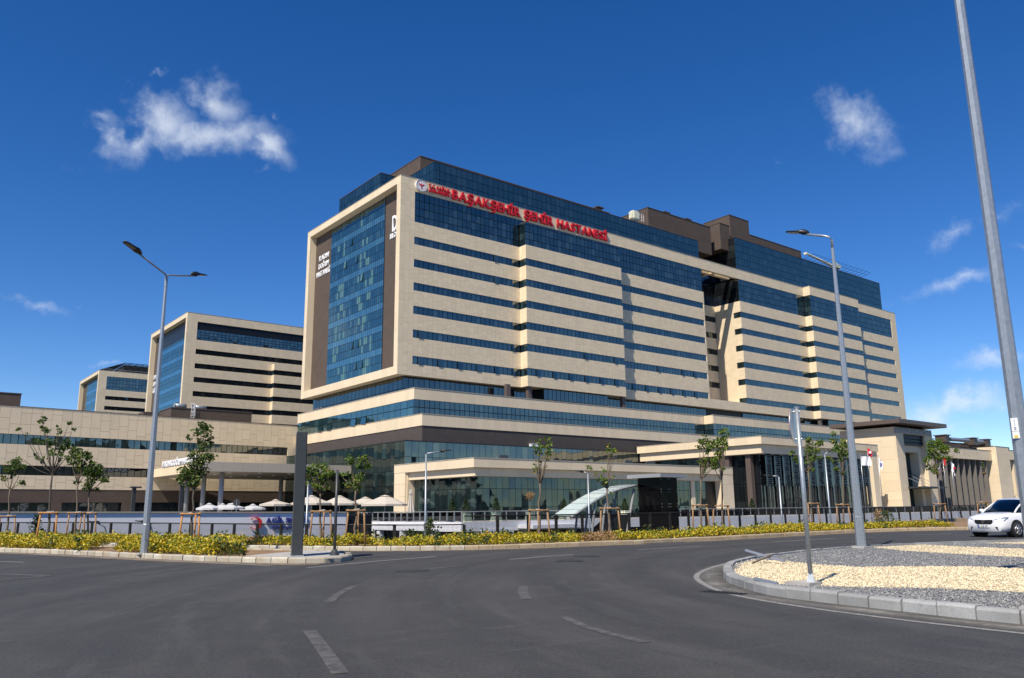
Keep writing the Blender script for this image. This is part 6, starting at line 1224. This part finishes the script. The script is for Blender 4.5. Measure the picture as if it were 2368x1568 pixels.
for k, a_ in enumerate(((122.2, 9.0, 1.4, 'flag_white', 0.95, None, 'white flag flying left of the red one'), (124.4, 10.4, 1.2, 'flag_red', 0.25, 'flag_white', 'red flag hanging highest left of the portal'), (127.6, 9.0, 1.8, 'flag_white', 0.2, 'flag_violet', 'white flag hanging limp right before the portal'), (147.7, 8.8, 1.8, 'flag_violet', 0.15, 'flag_white', 'bluish flag hanging left of the dark red one, right of the portal'), (150.3, 10.0, 1.7, 'flag_red', 0.12, None, 'dark red flag hanging behind the tree crown'), (153.4, 9.1, 2.0, 'flag_white', 0.15, 'flag_red', 'white flag with red mark, rightmost of the flags'))): flag(a_[6], a_[0], 66.3, a_[1], a_[2], a_[3], a_[4], a_[5], k)
# ------------------------------------------------------------------ white car with its driver
def car_paint():
    t = NT('car_white'); t.pbr((0.80, 0.81, 0.82), 0.28, 0, None, 0.5, **{'Coat Weight': 1.0, 'Coat Roughness': 0.04})
car_paint(); plain('tyre', (0.018, 0.018, 0.019), 0.85, 0, 0.2, 30); plain('alloy', (0.42, 0.43, 0.45), 0.3, 0.8); plain('black_plastic', (0.012, 0.012, 0.013), 0.5); plain('chrome', (0.7, 0.71, 0.72), 0.12, 1.0); plain('plate_blue', (0.02, 0.06, 0.4), 0.4)
t_ = NT('headlamp'); t_.pbr((0.55, 0.60, 0.66), 0.06, 0.6, None, 0.8)
CX, CY, CH = 38.0, 14.11, R(167)               # middle of the car and heading
CZ = gz(36.7); CM = Matrix.Translation((CX, CY, CZ)) @ Matrix.Rotation(CH, 4, 'Z')
car = Thing('white_car', 'white hatchback with dark grille driving past behind the roundabout island', 'car', (CX, CY, CZ))
def cpart(name, VF, mat, smooth=False, parent=None): V, F = VF; return car.part(name, ([CM @ Vector(v) for v in V], F), mat, smooth, parent)
def loft(secs, closed=False):
    """secs: list of (x, [(y,z)...]) half profiles from bottom middle to top middle, mirrored"""
    V, F = [], []; m = len(secs[0][1]); n = 2*m-2
    for x, pr in secs:
        xs = x if hasattr(x, '__len__') else [x]*m
        V += [(xs[i], y, z) for i, (y, z) in enumerate(pr)] + [(xs[i], -pr[i][0], pr[i][1]) for i in range(m-2, 0, -1)]
    for i in range(len(secs)-1):
        for k in range(n): F.append((i*n+k, i*n+(k+1) % n, (i+1)*n+(k+1) % n, (i+1)*n+k))
    F.append(tuple(range(n-1, -1, -1))); F.append(tuple((len(secs)-1)*n+k for k in range(n)))
    return V, F
def bsec(w, zb, zt, cr=0.03): return [(0, zb), (w*0.80, zb), (w*0.95, zb+0.06), (w, zb+0.22), (w*1.0, zb+(zt-zb)*0.55), (w*0.97, zt-0.12), (w*0.90, zt-0.03), (w*0.55, zt+cr*0.6), (0, zt+cr)]
bs = [(-2.06, bsec(0.60, 0.42, 0.88)), (-2.0, bsec(0.74, 0.32, 0.98)), (-1.80, bsec(0.82, 0.24, 1.04)), (-1.3, bsec(0.86, 0.2, 1.05)), (-0.6, bsec(0.868, 0.2, 1.01)), (0.2, bsec(0.868, 0.2, 0.98)), (0.75, bsec(0.865, 0.2, 0.98)), (0.98, bsec(0.86, 0.2, 0.975)), (1.25, bsec(0.85, 0.2, 0.945, 0.04)), (1.55, bsec(0.842, 0.2, 0.91, 0.045)), (1.78, bsec(0.825, 0.2, 0.865, 0.045)), (1.92, bsec(0.79, 0.2, 0.81, 0.04)), (2.0, bsec(0.75, 0.2, 0.745, 0.03)), (2.05, bsec(0.70, 0.22, 0.68, 0.02))]
body = cpart('body', loft(bs), 'car_white', True)
def csec(wb, wt, zb, zt): return [(0, zb), (wb, zb), (wb*0.985+0.0, zb+0.02), ((wb+wt)/2+0.015, (zb+zt)/2), (wt+0.02, zt-0.05), (wt-0.04, zt-0.005), (wt*0.5, zt+0.012), (0, zt+0.018)]
cs = [(-1.96, csec(0.66, 0.62, 0.98, 1.06)), (-1.86, csec(0.72, 0.60, 0.98, 1.24)), (-1.62, csec(0.76, 0.57, 0.98, 1.42)), (-1.2, csec(0.78, 0.585, 0.98, 1.495)), (-0.5, csec(0.79, 0.60, 0.96, 1.53)), (0.0, csec(0.79, 0.59, 0.95, 1.515)), (0.28, csec(0.785, 0.575, 0.95, 1.455)), (0.55, csec(0.77, 0.58, 0.95, 1.30)), (0.85, csec(0.74, 0.62, 0.95, 1.11)), (1.10, csec(0.71, 0.66, 0.93, 0.965))]
cab = cpart('cabin_glass', loft(cs), 'car_glass', True)
# roof skin and pillars over the glass
def rsec(wt, zt): return [(wt+0.028, zt-0.055), (wt-0.032, zt+0.006), (wt*0.5, zt+0.024), (0, zt+0.031)]
rs = [(-1.88, rsec(0.60, 1.24)), (-1.62, rsec(0.57, 1.425)), (-1.2, rsec(0.585, 1.5)), (-0.5, rsec(0.60, 1.535)), (0.0, rsec(0.59, 1.52)), (0.24, rsec(0.577, 1.468))]
V, F = [], []
for x, p in rs: V += [(x, y, z) for y, z in p]+[(x, -y, z) for y, z in p[-2::-1]]
for i in range(len(rs)-1):
    for k in range(6): F.append((i*7+k, i*7+k+1, i*7+8+k, i*7+7+k))
cpart('roof', (V, F), 'car_white', True)
for s in (1, -1):
    cpart('pillar', tube([(1.06, s*0.70, 0.965), (0.85, s*0.665, 1.11), (0.55, s*0.625, 1.27), (0.24, s*0.605, 1.42)], 0.035, 6), 'car_white', True)
    cpart('pillar', tube([(-0.42, s*0.80, 0.98), (-0.45, s*0.635, 1.47)], 0.035, 6), 'black_plastic'); cpart('pillar', tube([(-1.45, s*0.79, 1.0), (-1.62, s*0.62, 1.40)], 0.08, 6), 'car_white', True)
    m = cpart('mirror', loft([(0.62, [(s*0.0+0.0, 0.0), (0.06, 0.0), (0.07, 0.06), (0.0, 0.11)])]) if False else tube([(0.66, s*0.86, 1.0), (0.68, s*0.93, 1.03), (0.68, s*1.02, 1.05), (0.67, s*1.05, 1.05)], [0.03, 0.085, 0.085, 0.03], 10), 'car_white', True)
    # wheels
    for wx in (1.27, -1.28):
        arch = cpart('wheel_arch', tube([(wx, s*0.60, 0.33), (wx, s*0.874, 0.33)], 0.365, 24), 'black_plastic')
        w = cpart('wheel', tube([(wx, s*0.70, 0.30), (wx, s*0.865, 0.30), (wx, s*0.893, 0.30)], [0.30, 0.30, 0.275], 28), 'tyre', True)
        cpart('rim', tube([(wx, s*0.80, 0.30), (wx, s*0.896, 0.30)], 0.20, 24), 'black_plastic', parent=w)
        sp = [tube([(wx, s*0.90, 0.30), (wx+0.19*math.cos(k*2*math.pi/7), s*0.902, 0.30+0.19*math.sin(k*2*math.pi/7))], [0.035, 0.025], 5) for k in range(7)] + [tube([(wx+0.19*math.cos(k*math.pi/12), s*0.895, 0.30+0.19*math.sin(k*math.pi/12)), (wx+0.19*math.cos((k+1)*math.pi/12), s*0.895, 0.30+0.19*math.sin((k+1)*math.pi/12))], 0.016, 4) for k in range(24)]
        cpart('spokes', join(*sp), 'alloy', parent=w)
    # headlamp wrapping the corner
    V = [(2.06, s*0.40, 0.64), (2.03, s*0.62, 0.61), (1.93, s*0.80, 0.66), (1.72, s*0.845, 0.80), (1.90, s*0.80, 0.80), (2.035, s*0.50, 0.735)]; V2 = [(x-0.12, y*0.93, z) for x, y, z in V]; n = 6
    cpart('headlight', (V+V2, [tuple(range(n)), tuple(range(2*n-1, n-1, -1))]+[(i, (i+1) % n, (i+1) % n+n, i+n) for i in range(n)]), 'headlamp')
    V = [(2.075, s*0.48, 0.42), (2.03, s*0.68, 0.41), (2.0, s*0.74, 0.28), (2.06, s*0.58, 0.27)]; V2 = [(x-0.2, y, z) for x, y, z in V]; cpart('fog_pod', (V+V2, CUBE_F), 'black_plastic')
    cpart('door_handle', tube([(-0.25, s*0.872, 0.83), (-0.42, s*0.872, 0.83)], 0.016, 6), 'car_white')
def fpoly(name, pts, x, mat, th=0.1): V = [(x-abs(y)*0.09, y, z) for y, z in pts]; n = len(pts); return cpart(name, (V+[(a_-th, b_, c_) for a_, b_, c_ in V], [tuple(range(n)), tuple(range(2*n-1, n-1, -1))]+[(i, (i+1) % n, (i+1) % n+n, i+n) for i in range(n)]), mat)
fpoly('grille', [(-0.46, 0.70), (-0.38, 0.56), (-0.28, 0.515), (0.28, 0.515), (0.38, 0.56), (0.46, 0.70), (0.1, 0.69), (-0.1, 0.69)], 2.085, 'black_plastic')
for z in (0.56, 0.595, 0.63): fpoly('grille_bar', [(-0.36, z), (0.36, z), (0.36, z+0.008), (-0.36, z+0.008)], 2.093, 'dark_metal', 0.02)
em = fpoly('emblem', [(0, 0.705), (0.055, 0.62), (0, 0.535), (-0.055, 0.62)], 2.105, 'chrome', 0.03); fpoly('emblem_centre', [(0, 0.665), (0.025, 0.62), (0, 0.575), (-0.025, 0.62)], 2.11, 'black_plastic', 0.02)
fpoly('lower_grille', [(-0.46, 0.27), (0.46, 0.27), (0.38, 0.385), (-0.38, 0.385)], 2.08, 'black_plastic', 0.15); fpoly('splitter', [(-0.62, 0.215), (0.62, 0.215), (0.60, 0.25), (-0.60, 0.25)], 2.075, 'car_white', 0.12)
pl = fpoly('number_plate', [(-0.26, 0.39), (0.26, 0.39), (0.26, 0.50), (-0.26, 0.50)], 2.10, 'white_paint', 0.02); fpoly('plate_band', [(-0.26, 0.39), (-0.215, 0.39), (-0.215, 0.50), (-0.26, 0.50)], 2.105, 'plate_blue', 0.02)
fx, lx = CM.to_3x3() @ Vector((1, 0, 0)), CM.to_3x3() @ Vector((0, 1, 0)); x = 0
for ch in '34 LDA 875':
    if ch == ' ': x += 0.022; continue
    me, (a_, b_) = glyph(ch, 0.105, 0.004, 0.0, 'black_plastic'); o = bpy.data.objects.new('plate_letter', me); link(o, car.o); sx = 0.72; p = (CM @ Vector((2.102, -0.205+x, 0.41)))-car.loc-lx*0+lx*(-a_*sx)
    o.matrix_basis = Matrix(((lx.x*sx, 0, fx.x, p.x), (lx.y*sx, 0, fx.y, p.y), (0, 1, 0, p.z), (0, 0, 0, 1))); x += (b_-a_)*sx+0.008
cpart('interior', join(cubes([(-1.7, -0.72, 0.5, 0.9, 0.72, 0.9), (0.55, -0.70, 0.9, 0.95, 0.70, 0.975)])), 'black_plastic')
for y in (-0.38, 0.38): cpart('seat', cubes([(-0.52, y-0.25, 0.9, -0.36, y+0.25, 1.22), (-0.50, y-0.13, 1.24, -0.40, y+0.13, 1.40)]), 'black_plastic')
cpart('steering_wheel', join(*[tube([(0.40, 0.38+0.18*math.cos(k*math.pi/8), 1.0+0.17*math.sin(k*math.pi/8)), (0.40, 0.38+0.18*math.cos((k+1)*math.pi/8), 1.0+0.17*math.sin((k+1)*math.pi/8))], 0.016, 5) for k in range(16)]), 'black_plastic'); cpart('antenna', tube([(-0.1, 0, 1.54), (-0.3, 0, 1.72)], [0.012, 0.005], 5), 'black_plastic')
# driver: one continuous skinned figure
def skin_figure(name, joints, bones, radii, mat, M, loc):
    me = bpy.data.meshes.new(name); me.from_pydata([tuple(M @ Vector(j)-loc) for j in joints], bones, []); ob = bpy.data.objects.new(name, me); COL.objects.link(ob)
    sk = ob.modifiers.new('skin', 'SKIN'); layer = me.skin_vertices[0] if len(me.skin_vertices) else None
    if layer is None:
        bpy.context.view_layer.objects.active = ob; ob.select_set(True); layer = me.skin_vertices[0]
    for v, r in zip(layer.data, radii): v.radius = (r, r)
    layer.data[0].use_root = True; ss = ob.modifiers.new('sub', 'SUBSURF'); ss.levels = ss.render_levels = 1; me.materials.append(MATS[mat]); return ob
plain('skin_tone', (0.42, 0.24, 0.17), 0.6); plain('shirt', (0.16, 0.04, 0.04), 0.8); plain('hair', (0.015, 0.012, 0.01), 0.7)
dr = Thing('person', 'driver in a dark red shirt with both hands on the steering wheel', 'person', tuple(CM @ Vector((-0.25, 0.38, 0.9))))
J = [(-0.25, 0.38, 0.92), (-0.26, 0.38, 1.08), (-0.27, 0.38, 1.20), (-0.25, 0.38, 1.27), (-0.24, 0.38, 1.33), (-0.22, 0.38, 1.41), (-0.25, 0.20, 1.18), (-0.05, 0.15, 1.02), (0.36, 0.24, 1.06), (-0.25, 0.56, 1.18), (-0.05, 0.61, 1.02), (0.36, 0.52, 1.06)]
Bn = [(0, 1), (1, 2), (2, 3), (3, 4), (4, 5), (2, 6), (6, 7), (7, 8), (2, 9), (9, 10), (10, 11)]; Rd = [0.15, 0.16, 0.13, 0.055, 0.085, 0.09, 0.065, 0.045, 0.032, 0.065, 0.045, 0.032]
ob = skin_figure('body', J, Bn, Rd, 'skin_tone', CM, dr.loc); ob.parent = dr.o
def ell(c, r, n=10, m=7, zmin=-1): 
    V = []; F = []
    for i in range(m+1):
        th = math.pi*i/m; zz = math.cos(th)
        for k in range(n): V.append((c[0]+r[0]*math.sin(th)*math.cos(2*math.pi*k/n), c[1]+r[1]*math.sin(th)*math.sin(2*math.pi*k/n), c[2]+r[2]*max(zz, zmin)))
    for i in range(m):
        for k in range(n): F.append((i*n+k, (i+1)*n+k, (i+1)*n+(k+1) % n, i*n+(k+1) % n))
    return V, F
V, F = ell((-0.245, 0.38, 1.42), (0.10, 0.095, 0.10), zmin=-0.1); dr.part('hair', ([CM @ Vector(v) for v in V], F), 'hair', True)
V, F = join(ell((-0.26, 0.38, 1.06), (0.165, 0.20, 0.20))); dr.part('shirt', ([CM @ Vector(v) for v in V], F), 'shirt', True)
